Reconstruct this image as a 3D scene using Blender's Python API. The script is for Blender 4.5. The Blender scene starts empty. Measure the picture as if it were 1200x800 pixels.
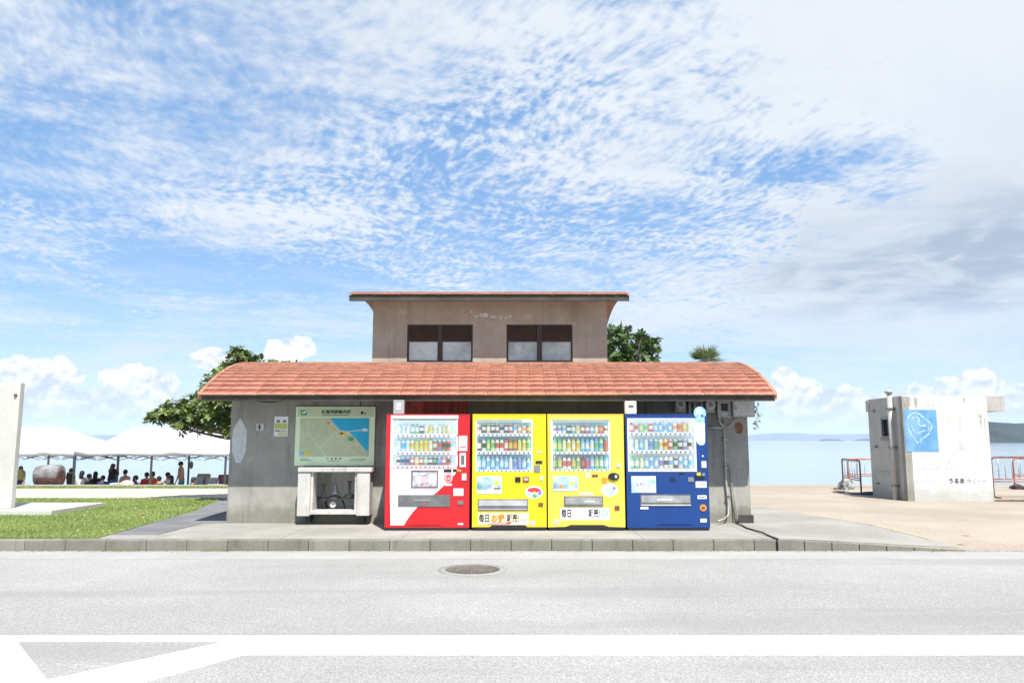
import bpy, bmesh, math, random
from mathutils import Vector, Matrix
R = math.radians
rnd = random.Random(7)
scene = bpy.context.scene
col = scene.collection

# ------------------------------------------------------------------ camera
HC = 1.62
F = 900.0 / 1200.0
TH = math.atan(116 / 900.0)
CT, ST = math.cos(TH), math.sin(TH)
cam = bpy.data.cameras.new('camera')
cam.sensor_width = 36
cam.lens = 36 * F
cam.clip_start = 0.05
cam.clip_end = 60000
camo = bpy.data.objects.new('camera', cam)
camo.location = (0, 0, HC)
camo.rotation_euler = (R(90) + TH, 0, 0)
col.objects.link(camo)
scene.camera = camo
scene.view_settings.view_transform = 'Standard'
scene.view_settings.look = 'None'
scene.view_settings.exposure = 1.0
scene.view_settings.gamma = 1.0
try:
    scene.cycles.use_denoising = True
    scene.cycles.max_bounces = 8
    scene.cycles.transparent_max_bounces = 16
    scene.cycles.volume_bounces = 1
except Exception:
    pass

# places on real planes, read off at a known distance
def fZ(py, Y):
    v = (400 - py) / 900.0
    return HC + Y * (ST + v * CT) / (CT - v * ST)
def fX(px, Y, py=520):
    v = (400 - py) / 900.0
    return (px - 600) / 900.0 * Y / (CT - v * ST)
def gY(py, z=0.0):
    v = (400 - py) / 900.0
    return (z - HC) * (CT - v * ST) / (ST + v * CT)
def G(px, py, z=0.0):
    Y = gY(py, z)
    return Vector((fX(px, Y, py), Y, z))
def P(px, py, Y):
    return Vector((fX(px, Y, py), Y, fZ(py, Y)))

# ------------------------------------------------------------------ sun and sky
SUN_AZ, SUN_EL = R(20), R(59)     # azimuth from straight behind the camera towards its right
S = Vector((math.sin(SUN_AZ) * math.cos(SUN_EL), -math.cos(SUN_AZ) * math.cos(SUN_EL), math.sin(SUN_EL)))
sl = bpy.data.lights.new('sun', 'SUN')
sl.energy = 4.2
sl.angle = R(0.55)
sl.color = (1.0, 0.96, 0.90)
so = bpy.data.objects.new('sun', sl)
so.rotation_euler = S.to_track_quat('Z', 'Y').to_euler()
so.location = (0, 0, 30)
col.objects.link(so)

world = bpy.data.worlds.new('World')
scene.world = world
world.use_nodes = True

class NT:
    def __init__(s, tree):
        s.t = tree
    def n(s, typ, **kw):
        node = s.t.nodes.new(typ)
        for k, v in kw.items():
            setattr(node, k, v)
        return node
    def put(s, sock, v):
        if isinstance(v, bpy.types.NodeSocket):
            s.t.links.new(v, sock)
        elif v is not None:
            sock.default_value = v
    def m(s, op, a, b=None, c=None, clamp=False):
        n = s.n('ShaderNodeMath', operation=op)
        n.use_clamp = clamp
        s.put(n.inputs[0], a); s.put(n.inputs[1], b)
        if c is not None: s.put(n.inputs[2], c)
        return n.outputs[0]
    def ramp(s, v, lo, hi, a=0.0, b=1.0):
        n = s.n('ShaderNodeMapRange', interpolation_type='SMOOTHSTEP')
        s.put(n.inputs[0], v); s.put(n.inputs[1], lo); s.put(n.inputs[2], hi); s.put(n.inputs[3], a); s.put(n.inputs[4], b)
        return n.outputs[0]
    def mix(s, f, a, b, blend='MIX'):
        n = s.n('ShaderNodeMix', data_type='RGBA', blend_type=blend)
        s.put(n.inputs[0], f); s.put(n.inputs[6], a); s.put(n.inputs[7], b)
        return n.outputs[2]
    def noise(s, vec, scale, detail=3, rough=0.5, dist=0.0, dim='3D'):
        n = s.n('ShaderNodeTexNoise', noise_dimensions=dim)
        s.put(n.inputs['Vector'], vec)
        s.put(n.inputs['Scale'], scale); s.put(n.inputs['Detail'], detail)
        s.put(n.inputs['Roughness'], rough); s.put(n.inputs['Distortion'], dist)
        return n.outputs[0]
    def mapping(s, vec, scale=(1, 1, 1), rot=(0, 0, 0), loc=(0, 0, 0)):
        n = s.n('ShaderNodeMapping')
        s.put(n.inputs[0], vec)
        n.inputs['Location'].default_value = loc
        n.inputs['Rotation'].default_value = rot
        n.inputs['Scale'].default_value = scale
        return n.outputs[0]
    def comb(s, x, y, z):
        n = s.n('ShaderNodeCombineXYZ')
        s.put(n.inputs[0], x); s.put(n.inputs[1], y); s.put(n.inputs[2], z)
        return n.outputs[0]

def build_sky():
    t = world.node_tree
    t.nodes.clear()
    q = NT(t)
    sky = q.n('ShaderNodeTexSky', sky_type='NISHITA')
    sky.sun_disc = False
    sky.sun_elevation = SUN_EL
    sky.sun_rotation = math.atan2(S.x, S.y)
    sky.air_density = 1.0
    sky.dust_density = 0.6
    sky.ozone_density = 1.6
    tc = q.n('ShaderNodeTexCoord')
    sep = q.n('ShaderNodeSeparateXYZ')
    t.links.new(tc.outputs['Generated'], sep.inputs[0])
    x, y, z = sep.outputs
    az = q.m('ARCTAN2', x, y)
    el = q.m('ARCSINE', z)
    zz = q.m('ADD', q.m('MAXIMUM', z, 0.0), 0.09)
    p = q.comb(q.m('DIVIDE', x, zz), q.m('DIVIDE', y, zz), 0.0)
    uv = q.comb(az, el, 0.0)
    def uvpt(px, py):
        v = (400 - py) / 900.0; u = (px - 600) / 900.0
        d = Vector((u, CT - v * ST, ST + v * CT)).normalized()
        return math.atan2(d.x, d.y), math.asin(d.z)
    def blob(px, py, rx, ry):
        u0, v0 = uvpt(px, py)
        a = q.m('DIVIDE', q.m('SUBTRACT', az, u0), rx / 900.0)
        b = q.m('DIVIDE', q.m('SUBTRACT', el, v0), ry / 900.0)
        r2 = q.m('ADD', q.m('MULTIPLY', a, a), q.m('MULTIPLY', b, b))
        return q.m('EXPONENT', q.m('MULTIPLY', r2, -1.0))
    def add(lst):
        o = lst[0]
        for i in lst[1:]:
            o = q.m('ADD', o, i)
        return o
    # --- high altocumulus sheet: ripples of small flakes under a broad veil
    warp = q.n('ShaderNodeTexNoise')
    q.put(warp.inputs['Vector'], p); warp.inputs['Scale'].default_value = 1.6; warp.inputs['Detail'].default_value = 1.5
    vm = q.n('ShaderNodeVectorMath', operation='MULTIPLY_ADD')
    q.put(vm.inputs[0], warp.outputs['Color']); vm.inputs[1].default_value = (.28, .28, 0); q.put(vm.inputs[2], p)
    pw = vm.outputs[0]
    rip = q.mapping(q.mapping(pw, (1, 1, 1), (0, 0, R(-28))), (13.5, 10, 1))
    n1 = q.noise(rip, 1.25, 6, .58, .12, '2D')
    n2 = q.noise(q.mapping(q.mapping(pw, (1, 1, 1), (0, 0, R(-20))), (36, 23, 1), (0, 0, 0), (3, 1, 0)), 1.15, 2, .5, 0, '2D')
    lf = q.noise(q.mapping(p, (1, 1, 1), (0, 0, 0), (5, 9, 0)), .9, 2, .5, 0, '2D')
    kf = q.ramp(lf, .34, .66, .45, 1.25)
    street = q.noise(q.mapping(q.mapping(pw, (1, 1, 1), (0, 0, R(-24))), (1.6, 6.5, 1)), 1.0, 3, .55, 0, '2D')
    fl = q.m('ADD', q.m('MULTIPLY', q.m('SUBTRACT', n1, .5), .72), q.m('MULTIPLY', q.m('SUBTRACT', n2, .5), .50))
    flake = q.m('ADD', q.m('ADD', q.m('MULTIPLY', fl, kf), .53), q.m('MULTIPLY', q.m('SUBTRACT', street, .5), .38))
    big = q.noise(pw, 1.3, 5, .6, .2, '2D')
    veil = add([
        q.m('MULTIPLY', blob(930, 40, 330, 120), .40),
        q.m('MULTIPLY', blob(1190, 200, 210, 180), .46),
        q.m('MULTIPLY', blob(560, 20, 200, 60), .20),
        q.m('MULTIPLY', blob(700, 205, 130, 42), .24),
        q.m('MULTIPLY', blob(960, 262, 130, 48), .22),
        q.m('MULTIPLY', blob(1050, 350, 330, 45), .36),
        q.m('MULTIPLY', blob(330, 262, 160, 40), .16),
        q.m('MULTIPLY', blob(60, 40, 260, 110), .14),
        q.m('MULTIPLY', blob(955, 195, 105, 26), -.46),
        q.m('MULTIPLY', blob(1050, 228, 50, 14), -.30),
        q.m('MULTIPLY', blob(500, 110, 110, 80), -.10),
        q.m('MULTIPLY', blob(520, 190, 160, 45), -.10),
        q.m('MULTIPLY', blob(800, 255, 110, 22), -.14),
        q.m('MULTIPLY', blob(60, 330, 230, 60), -.10),
        q.m('MULTIPLY', blob(420, 320, 160, 36), -.08),
    ])
    cov = add([q.m('MULTIPLY', flake, 1.0), q.m('MULTIPLY', q.m('SUBTRACT', big, .5), .75), veil])
    alto = q.ramp(cov, .35, .88)
    alto = q.m('MULTIPLY', alto, q.ramp(el, .02, .20, .30, .92))
    # --- low streaky stratus close to the horizon
    st = q.noise(q.mapping(uv, (5, 34, 1)), 1.0, 5, .6, .4, '2D')
    strat = q.m('MULTIPLY', q.ramp(st, .42, .70), q.ramp(el, .30, .08, 0.0, .6))
    # --- cumulus heaps standing on the horizon
    cn = q.noise(q.mapping(uv, (26, 30, 1)), 1.0, 7, .60, .15, '2D')
    cn2 = q.noise(q.mapping(uv, (26, 30, 1), (0, 0, 0), (.05, -.22, 0)), 1.0, 5, .60, .15, '2D')
    heaps = [(45, 455, 46, 34), (28, 440, 30, 22), (78, 440, 18, 14), (100, 470, 40, 18), (160, 462, 44, 30), (165, 445, 40, 16), (185, 450, 30, 20), (252, 418, 26, 14), (342, 408, 28, 17),
             (330, 418, 20, 14), (922, 450, 16, 22), (932, 470, 30, 28), (975, 475, 42, 24), (1030, 478, 50, 18), (1130, 452, 34, 16),
             (1090, 470, 60, 18), (1180, 470, 50, 18), (40, 480, 60, 14), (140, 480, 70, 12), (1000, 492, 120, 10)]
    hb = None
    for h in heaps:
        b = blob(*h)
        hb = b if hb is None else q.m('MAXIMUM', hb, b)
    outside = q.ramp(q.m('ABSOLUTE', az), .62, .80)
    gen = q.noise(q.mapping(uv, (2.6, 3.0, 1), (0, 0, 0), (7, 2, 0)), 1.0, 3, .5, 0, '2D')
    gb = q.m('MULTIPLY', q.m('MULTIPLY', q.ramp(gen, .44, .66), outside), q.ramp(el, .22, .05))
    hb = q.m('MAXIMUM', hb, gb)
    hsum = q.m('ADD', hb, q.m('MULTIPLY', q.m('SUBTRACT', cn, .5), 1.15))
    cum = q.ramp(hsum, .40, .52)
    lit = q.ramp(q.m('ADD', q.m('SUBTRACT', cn, cn2), q.m('MULTIPLY', q.m('SUBTRACT', el, .06), 2.2)), -.14, .10)
    # --- colours
    gvar = q.ramp(q.noise(pw, 2.6, 5, .6, .3, '2D'), .30, .72, .35, 1.25)
    tex = q.ramp(q.noise(pw, 1.7, 6, .6, .2, '2D'), .35, .7)
    grey = q.m('MULTIPLY', q.m('ADD', blob(1160, 295, 190, 66), q.m('MULTIPLY', blob(1010, 325, 130, 34), .6)), q.m('MULTIPLY', gvar, .85), clamp=True)
    grey = q.m('ADD', grey, q.m('MULTIPLY', tex, .16), clamp=True)
    altoc = q.mix(grey, (5.25, 5.5, 5.8, 1), (2.7, 3.15, 3.85, 1))
    hz = q.ramp(el, .0, .26)
    base = q.mix(hz, (2.75, 4.45, 6.0, 1), (1.25, 2.85, 5.5, 1))
    base = q.mix(.55, sky.outputs[0], base)
    c = q.mix(alto, base, altoc)
    c = q.mix(strat, c, (4.5, 5.0, 5.6, 1))
    cumc = q.mix(lit, (3.7, 4.3, 5.2, 1), (6.1, 6.1, 6.1, 1))
    c = q.mix(q.m('MULTIPLY', cum, q.ramp(el, -.01, .07, .35, 1.0)), c, cumc)
    bg = q.n('ShaderNodeBackground')
    q.put(bg.inputs[0], c)
    bg.inputs[1].default_value = 0.085
    out = q.n('ShaderNodeOutputWorld')
    t.links.new(bg.outputs[0], out.inputs[0])
    world.cycles.sampling_method = 'MANUAL'
    world.cycles.sample_map_resolution = 512
build_sky()

# ------------------------------------------------------------------ materials
MATS = {}
def base_mat(name, rough=.7, metal=0.0, spec=.4):
    m = bpy.data.materials.new(name)
    m.use_nodes = True
    b = m.node_tree.nodes['Principled BSDF']
    b.inputs['Roughness'].default_value = rough
    b.inputs['Metallic'].default_value = metal
    b.inputs['Specular IOR Level'].default_value = spec
    q = NT(m.node_tree)
    tc = q.n('ShaderNodeTexCoord')
    return m, b, q, tc.outputs['Object']
def c4(c): return (c[0], c[1], c[2], 1)
def mat(name, c, rough=.6, var=.12, scale=4.0, bump=0.0, bscale=60.0, metal=0.0, spec=.4, c2=None, dirt=0.0, dirtc=(.08, .07, .06), stretch=(1, 1, 1), rand=0.0):
    if name in MATS: return MATS[name]
    m, b, q, co = base_mat(name, rough, metal, spec)
    v = q.mapping(co, stretch)
    n = q.noise(v, scale, 5, .6)
    d = [max(0, x * (1 - var)) for x in c]
    e = [x * (1 + var) for x in c] if c2 is None else c2
    cc = q.mix(q.ramp(n, .3, .7), c4(d), c4(e))
    if dirt > 0:
        n3 = q.noise(q.mapping(co, (1, 1, .35)), 2.3 * scale / 4, 7, .68, .3)
        cc = q.mix(q.m('MULTIPLY', q.ramp(n3, .50, .72), dirt), cc, c4(dirtc))
    if rand > 0:
        oi = q.n('ShaderNodeObjectInfo')
        at = q.n('ShaderNodeAttribute'); at.attribute_name = 'rnd'
        rr = q.m('FRACT', q.m('ADD', oi.outputs['Random'], at.outputs['Fac']))
        sc = q.m('ADD', q.m('MULTIPLY', rr, 2 * rand), 1 - rand)
        cc = q.mix(1.0, cc, q.comb(sc, sc, sc), 'MULTIPLY')
    q.put(b.inputs['Base Color'], cc)
    if bump > 0:
        bn = q.n('ShaderNodeBump')
        bn.inputs['Strength'].default_value = bump
        bn.inputs['Distance'].default_value = .01
        q.put(bn.inputs['Height'], q.noise(v, bscale, 4, .6))
        q.put(b.inputs['Normal'], bn.outputs[0])
    MATS[name] = m
    return m

def wall_mat(name, c, c2, streak=.5, white=0.0, base_dirt=.5, eave_shade=False, tint=0):
    m, b, q, co = base_mat(name, .88, 0, .2)
    sep = q.n('ShaderNodeSeparateXYZ'); q.put(sep.inputs[0], co)
    n = q.noise(co, 1.3, 7, .65)
    cc = q.mix(q.ramp(n, .32, .68), c4(c), c4(c2))
    s = q.noise(q.mapping(co, (5.5, 5.5, .45)), 1.0, 6, .62, .2)
    cc = q.mix(q.m('MULTIPLY', q.ramp(s, .50, .74), streak), cc, (c[0] * .42, c[1] * .40, c[2] * .38, 1))
    pa = q.noise(q.mapping(co, (1, 1, 1.4), (0, 0, 0), (4, 3, 1)), 2.6, 8, .7, .4)
    cc = q.mix(q.m('MULTIPLY', q.ramp(pa, .58, .66), .35), cc, (c2[0] * 1.35, c2[1] * 1.3, c2[2] * 1.28, 1))
    bd = q.m('MULTIPLY', q.ramp(q.m('ADD', sep.outputs[2], q.m('MULTIPLY', q.noise(co, 3.5, 5), -.5)), -.10, .12, 1, 0), base_dirt)
    cc = q.mix(bd, cc, (c[0] * .45, c[1] * .47, c[2] * .36, 1))
    if eave_shade:  # deepens the shade under the eave by darkening the wall colour
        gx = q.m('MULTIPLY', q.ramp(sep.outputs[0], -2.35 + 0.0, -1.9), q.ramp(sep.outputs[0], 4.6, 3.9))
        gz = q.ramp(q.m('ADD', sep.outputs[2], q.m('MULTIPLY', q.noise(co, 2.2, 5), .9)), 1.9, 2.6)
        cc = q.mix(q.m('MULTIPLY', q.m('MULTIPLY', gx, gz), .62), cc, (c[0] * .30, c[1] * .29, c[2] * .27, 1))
    f = q.noise(co, 42, 3, .7)
    cc = q.mix(1.0, cc, q.comb(*(q.m('ADD', q.m('MULTIPLY', f, .5), .75),) * 3), 'MULTIPLY')
    if tint:
        oi = q.n('ShaderNodeObjectInfo'); tv = q.m('ADD', q.m('MULTIPLY', oi.outputs['Random'], 2 * tint), 1 - tint)
        cc = q.mix(1.0, cc, q.comb(tv, tv, tv), 'MULTIPLY')
    q.put(b.inputs['Base Color'], cc)
    bn = q.n('ShaderNodeBump'); bn.inputs['Strength'].default_value = .45; bn.inputs['Distance'].default_value = .012
    q.put(bn.inputs['Height'], q.m('ADD', q.noise(co, 30, 6, .7), q.m('MULTIPLY', n, 1.5)))
    q.put(b.inputs['Normal'], bn.outputs[0])
    MATS[name] = m
    return m

def ground_mat(name, c, c2, grain=.35, gscale=90, blotch=.5, rough=.9, spotc=None):
    m, b, q, co = base_mat(name, rough, 0, .25)
    n = q.noise(co, blotch, 6, .6)
    cc = q.mix(q.ramp(n, .35, .68), c4(c), c4(c2))
    v = q.n('ShaderNodeTexVoronoi'); q.put(v.inputs['Vector'], co); v.inputs['Scale'].default_value = gscale
    g = q.m('ADD', q.m('MULTIPLY', v.outputs['Distance'], .6), q.m('MULTIPLY', q.noise(co, gscale * .45, 3, .7), .7))
    g = q.m('ADD', q.m('MULTIPLY', q.ramp(g, .35, .95), 2 * grain), 1 - grain)
    cc = q.mix(1.0, cc, q.comb(g, g, g), 'MULTIPLY')
    if spotc:
        sp = q.noise(co, 1.7, 8, .75, .5)
        cc = q.mix(q.m('MULTIPLY', q.ramp(sp, .60, .72), .5), cc, c4(spotc))
    q.put(b.inputs['Base Color'], cc)
    bn = q.n('ShaderNodeBump'); bn.inputs['Strength'].default_value = .5; bn.inputs['Distance'].default_value = .006
    q.put(bn.inputs['Height'], g)
    q.put(b.inputs['Normal'], bn.outputs[0])
    MATS[name] = m
    return m

def glass_mat(name, tint=(.9, .96, 1), refl=.12, rough=.03):
    m = bpy.data.materials.new(name); m.use_nodes = True
    t = m.node_tree; t.nodes.clear(); q = NT(t)
    tr = q.n('ShaderNodeBsdfTransparent'); tr.inputs[0].default_value = c4(tint)
    gl = q.n('ShaderNodeBsdfGlossy'); gl.inputs['Roughness'].default_value = rough
    fr = q.n('ShaderNodeLayerWeight'); fr.inputs[0].default_value = .5
    mx = q.n('ShaderNodeMixShader')
    q.put(mx.inputs[0], q.m('ADD', q.m('MULTIPLY', q.m('POWER', fr.outputs['Facing'], 4.0), .6), refl, clamp=True))
    t.links.new(tr.outputs[0], mx.inputs[1]); t.links.new(gl.outputs[0], mx.inputs[2])
    o = q.n('ShaderNodeOutputMaterial'); t.links.new(mx.outputs[0], o.inputs[0])
    MATS[name] = m
    return m

M_asph = ground_mat('road_asphalt', (.265, .26, .245), (.325, .318, .30), .30, 85, .22)
def wear(m, axis_scale, lo, hi, c, amt, tri=None):
    q = NT(m.node_tree); b = m.node_tree.nodes['Principled BSDF']; sk = b.inputs['Base Color'].links[0].from_socket
    tc = q.n('ShaderNodeTexCoord')
    n = q.noise(q.mapping(tc.outputs['Object'], axis_scale), 1.0, 5, .6, .3)
    q.put(b.inputs['Base Color'], q.mix(q.m('MULTIPLY', q.ramp(n, lo, hi), amt), sk, c4(c)))
wear(M_asph, (.12, 1.1, 1), .48, .66, (.22, .215, .205), .45)
wear(M_asph, (2.5, 2.5, 1), .62, .72, (.38, .375, .36), .25)
M_gut = ground_mat('gutter_concrete', (.31, .30, .285), (.35, .34, .325), .08, 60, .8, spotc=(.25, .25, .23))
M_conc = ground_mat('pavement_concrete', (.25, .24, .215), (.32, .305, .27), .12, 70, .9, spotc=(.18, .17, .145))
M_path = ground_mat('dark_paving', (.14, .14, .145), (.19, .19, .195), .15, 40, 1.2)
M_tan = ground_mat('sandy_concrete', (.30, .25, .195), (.365, .315, .255), .12, 45, .35, spotc=(.27, .23, .17))
M_prom = ground_mat('promenade', (.43, .36, .30), (.47, .41, .35), .08, 45, .6)
M_sand = ground_mat('beach_sand', (.42, .37, .30), (.50, .45, .38), .15, 30, .2)
M_soil = ground_mat('lawn_soil', (.12, .18, .045), (.20, .24, .08), .25, 30, .7)
M_paint = ground_mat('road_paint', (.66, .66, .66), (.78, .78, .78), .07, 80, 1.2)
wear(M_paint, (6, 9, 1), .62, .74, (.34, .335, .32), .55)
M_kerb = wall_mat('kerb_concrete', (.25, .235, .21), (.35, .335, .30), .65, base_dirt=.55, tint=.12)
M_wall = wall_mat('wall_grey_render', (.265, .26, .23), (.355, .345, .31), .6, eave_shade=True)
M_wall2 = wall_mat('wall_brown_render', (.33, .29, .235), (.41, .365, .30), .30, base_dirt=0)
M_soff = mat('soffit_concrete', (.36, .27, .21), .9, .12, 2, .2)
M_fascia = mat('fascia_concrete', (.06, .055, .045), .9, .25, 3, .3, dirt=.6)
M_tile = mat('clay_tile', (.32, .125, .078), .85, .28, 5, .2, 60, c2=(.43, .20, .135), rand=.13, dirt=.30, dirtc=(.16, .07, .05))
M_tile3 = mat('tile_edge_highlight', (.52, .27, .175), .85, .2, 9, .2, 60, rand=.12, dirt=.35, dirtc=(.2, .1, .07))  # paler tile fronts: the highlight along each row is painted in
M_tile2 = mat('dark_clay_tile', (.17, .042, .026), .85, .3, 6, .2, 60, c2=(.27, .075, .045), rand=.15, dirt=.5, dirtc=(.07, .035, .03))  # darker band across the rear of each tile
M_white = mat('white_paint_plain', (.74, .74, .72), .5, .03, 3)
M_brown = mat('dark_brown_frame', (.045, .028, .022), .5, .1, 8)
M_louv = mat('louvre_slat_paint', (.13, .085, .065), .5, .1, 8)
M_dark = mat('dark_plastic', (.02, .02, .022), .45, .1, 8)
M_black = mat('black_rubber', (.012, .012, .013), .7, .1, 8)
M_grey = mat('grey_plastic', (.34, .34, .335), .5, .08, 6, dirt=.25)
M_lgrey = mat('light_grey_plastic', (.5, .5, .49), .5, .05, 6, dirt=.2)
M_steel = mat('brushed_steel', (.36, .37, .38), .32, .1, 5, metal=.8, stretch=(1, 1, 14))
M_win = mat('window_dusty_glass', (.10, .14, .155), .12, .2, 2, spec=.8)
def emit_mat(name, c, s):
    m = bpy.data.materials.new(name); m.use_nodes = True
    b = m.node_tree.nodes['Principled BSDF']
    b.inputs['Base Color'].default_value = c4(c); b.inputs['Emission Color'].default_value = c4(c); b.inputs['Emission Strength'].default_value = s
    return m
M_lamp = emit_mat('display_tube_light', (.96, .98, 1.0), 4.0)
M_glass = glass_mat('display_glass', (.97, .99, 1.0), .15)

# ------------------------------------------------------------------ builders
def tag(o, label=None, cat=None, group=None, kind=None):
    if label: o['label'] = label
    if cat: o['category'] = cat
    if group: o['group'] = group
    if kind: o['kind'] = kind
    return o
def empty(name, loc, label=None, cat=None, group=None, kind=None, rz=0):
    o = bpy.data.objects.new(name, None)
    o.empty_display_size = .2
    o.location = loc; o.rotation_euler = (0, 0, rz)
    col.objects.link(o)
    return tag(o, label, cat, group, kind)
def link(name, me, m=None, parent=None, loc=(0, 0, 0), rot=(0, 0, 0), scale=(1, 1, 1)):
    o = bpy.data.objects.new(name, me)
    if m is not None and len(me.materials) == 0:
        for x in (m if isinstance(m, (list, tuple)) else [m]): me.materials.append(x)
    o.parent = parent
    o.location = loc; o.rotation_euler = rot; o.scale = scale
    col.objects.link(o)
    return o
class MB:
    """collects shapes in world coordinates; build() links them as one mesh, relative to its parent's place"""
    def __init__(s):
        s.v = []; s.f = []; s.mi = []; s.sm = []
    def face(s, pts, mi=0, smooth=False):
        b = len(s.v); s.v += [Vector(p) for p in pts]; s.f.append(list(range(b, b + len(pts)))); s.mi.append(mi); s.sm.append(smooth)
    def box(s, x0, x1, y0, y1, z0, z1, mi=0):
        if x0 > x1: x0, x1 = x1, x0
        if y0 > y1: y0, y1 = y1, y0
        if z0 > z1: z0, z1 = z1, z0
        b = len(s.v)
        s.v += [Vector((x, y, z)) for z in (z0, z1) for y in (y0, y1) for x in (x0, x1)]
        for f in ((0, 2, 3, 1), (4, 5, 7, 6), (0, 1, 5, 4), (1, 3, 7, 5), (3, 2, 6, 7), (2, 0, 4, 6)):
            s.f.append([b + i for i in f]); s.mi.append(mi); s.sm.append(False)
        return s
    def prism(s, pts, y0, y1, mi=0):
        """polygon in x,z extruded along y"""
        n = len(pts); b = len(s.v)
        s.v += [Vector((p[0], y0, p[1])) for p in pts] + [Vector((p[0], y1, p[1])) for p in pts]
        s.f.append([b + i for i in range(n)]); s.f.append([b + n + i for i in reversed(range(n))])
        for i in range(n):
            j = (i + 1) % n
            s.f.append([b + i, b + n + i, b + n + j, b + j])
        s.mi += [mi] * (n + 2); s.sm += [False] * (n + 2)
        return s
    def slab(s, pts, z0, z1, mi=0):
        n = len(pts); b = len(s.v)
        s.v += [Vector((p[0], p[1], z0)) for p in pts] + [Vector((p[0], p[1], z1)) for p in pts]
        s.f.append([b + i for i in reversed(range(n))]); s.f.append([b + n + i for i in range(n)])
        for i in range(n):
            j = (i + 1) % n
            s.f.append([b + i, b + j, b + n + j, b + n + i])
        s.mi += [mi] * (n + 2); s.sm += [False] * (n + 2)
        return s
    def tube(s, pts, r, seg=8, mi=0, cap=True):
        pts = [Vector(p) for p in pts]
        rr = r if isinstance(r, (list, tuple)) else [r] * len(pts)
        rings = []
        for i, p in enumerate(pts):
            d = (pts[min(i + 1, len(pts) - 1)] - pts[max(i - 1, 0)]).normalized()
            a = Vector((0, 0, 1)) if abs(d.z) < .9 else Vector((1, 0, 0))
            u = d.cross(a).normalized(); w = d.cross(u)
            b = len(s.v)
            for k in range(seg):
                t = 2 * math.pi * k / seg
                s.v.append(p + (u * math.cos(t) + w * math.sin(t)) * rr[i])
            rings.append(b)
        for a, b in zip(rings, rings[1:]):
            for k in range(seg):
                j = (k + 1) % seg
                s.f.append([a + k, a + j, b + j, b + k]); s.mi.append(mi); s.sm.append(seg > 5)
        if cap:
            s.f.append([rings[0] + k for k in reversed(range(seg))]); s.f.append([rings[-1] + k for k in range(seg)])
            s.mi += [mi, mi]; s.sm += [False, False]
        return s
    def lathe(s, prof, c=(0, 0, 0), seg=12, axis='Z', mis=None, mi=0):
        """prof: list of (radius, height)"""
        c = Vector(c); rings = []
        for (r, h) in prof:
            b = len(s.v)
            for k in range(seg):
                t = 2 * math.pi * k / seg
                x, y = r * math.cos(t), r * math.sin(t)
                if axis == 'Z': s.v.append(c + Vector((x, y, h)))
                elif axis == 'Y': s.v.append(c + Vector((x, h, y)))
                else: s.v.append(c + Vector((h, x, y)))
            rings.append(b)
        for i, (a, b) in enumerate(zip(rings, rings[1:])):
            for k in range(seg):
                j = (k + 1) % seg
                s.f.append([a + k, a + j, b + j, b + k]); s.mi.append(mis[i] if mis else mi); s.sm.append(True)
        s.f.append([rings[0] + k for k in reversed(range(seg))]); s.f.append([rings[-1] + k for k in range(seg)])
        s.mi += [mis[0] if mis else mi, mis[-1] if mis else mi]; s.sm += [False, False]
        return s
    def ball(s, c, rx, ry, rz, seg=10, rings=7, mi=0):
        prof = []
        c = Vector(c)
        rr = []
        for i in range(rings + 1):
            t = math.pi * i / rings
            b = len(s.v)
            for k in range(seg):
                a = 2 * math.pi * k / seg
                r = max(math.sin(t), .02)
                s.v.append(c + Vector((rx * r * math.cos(a), ry * r * math.sin(a), -rz * math.cos(t))))
            rr.append(b)
        for a, b in zip(rr, rr[1:]):
            for k in range(seg):
                j = (k + 1) % seg
                s.f.append([a + k, a + j, b + j, b + k]); s.mi.append(mi); s.sm.append(True)
        return s
    def mesh(s, name, o=Vector((0, 0, 0)), mats=None):
        me = bpy.data.meshes.new(name)
        me.from_pydata([tuple(v - o) for v in s.v], [], s.f)
        me.polygons.foreach_set('material_index', s.mi)
        me.polygons.foreach_set('use_smooth', s.sm)
        for m in (mats or []): me.materials.append(m)
        me.update()
        return me
    def build(s, name, m, parent=None, bevel=0.0, origin=None):
        o = Vector(parent.matrix_basis.translation) if parent is not None else Vector(origin or (0, 0, 0))
        g = parent.parent if parent is not None else None
        while g is not None:
            o += g.matrix_basis.translation; g = g.parent
        me = s.mesh(name, o, m if isinstance(m, (list, tuple)) else [m])
        if bevel > 0:
            bm = bmesh.new(); bm.from_mesh(me)
            bmesh.ops.bevel(bm, geom=[e for e in bm.edges if e.is_manifold and e.calc_face_angle(0) > .6], offset=bevel, segments=2, affect='EDGES', profile=.6)
            bm.to_mesh(me); bm.free()
        return link(name, me, None, parent, o if parent is None else (0, 0, 0))

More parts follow.
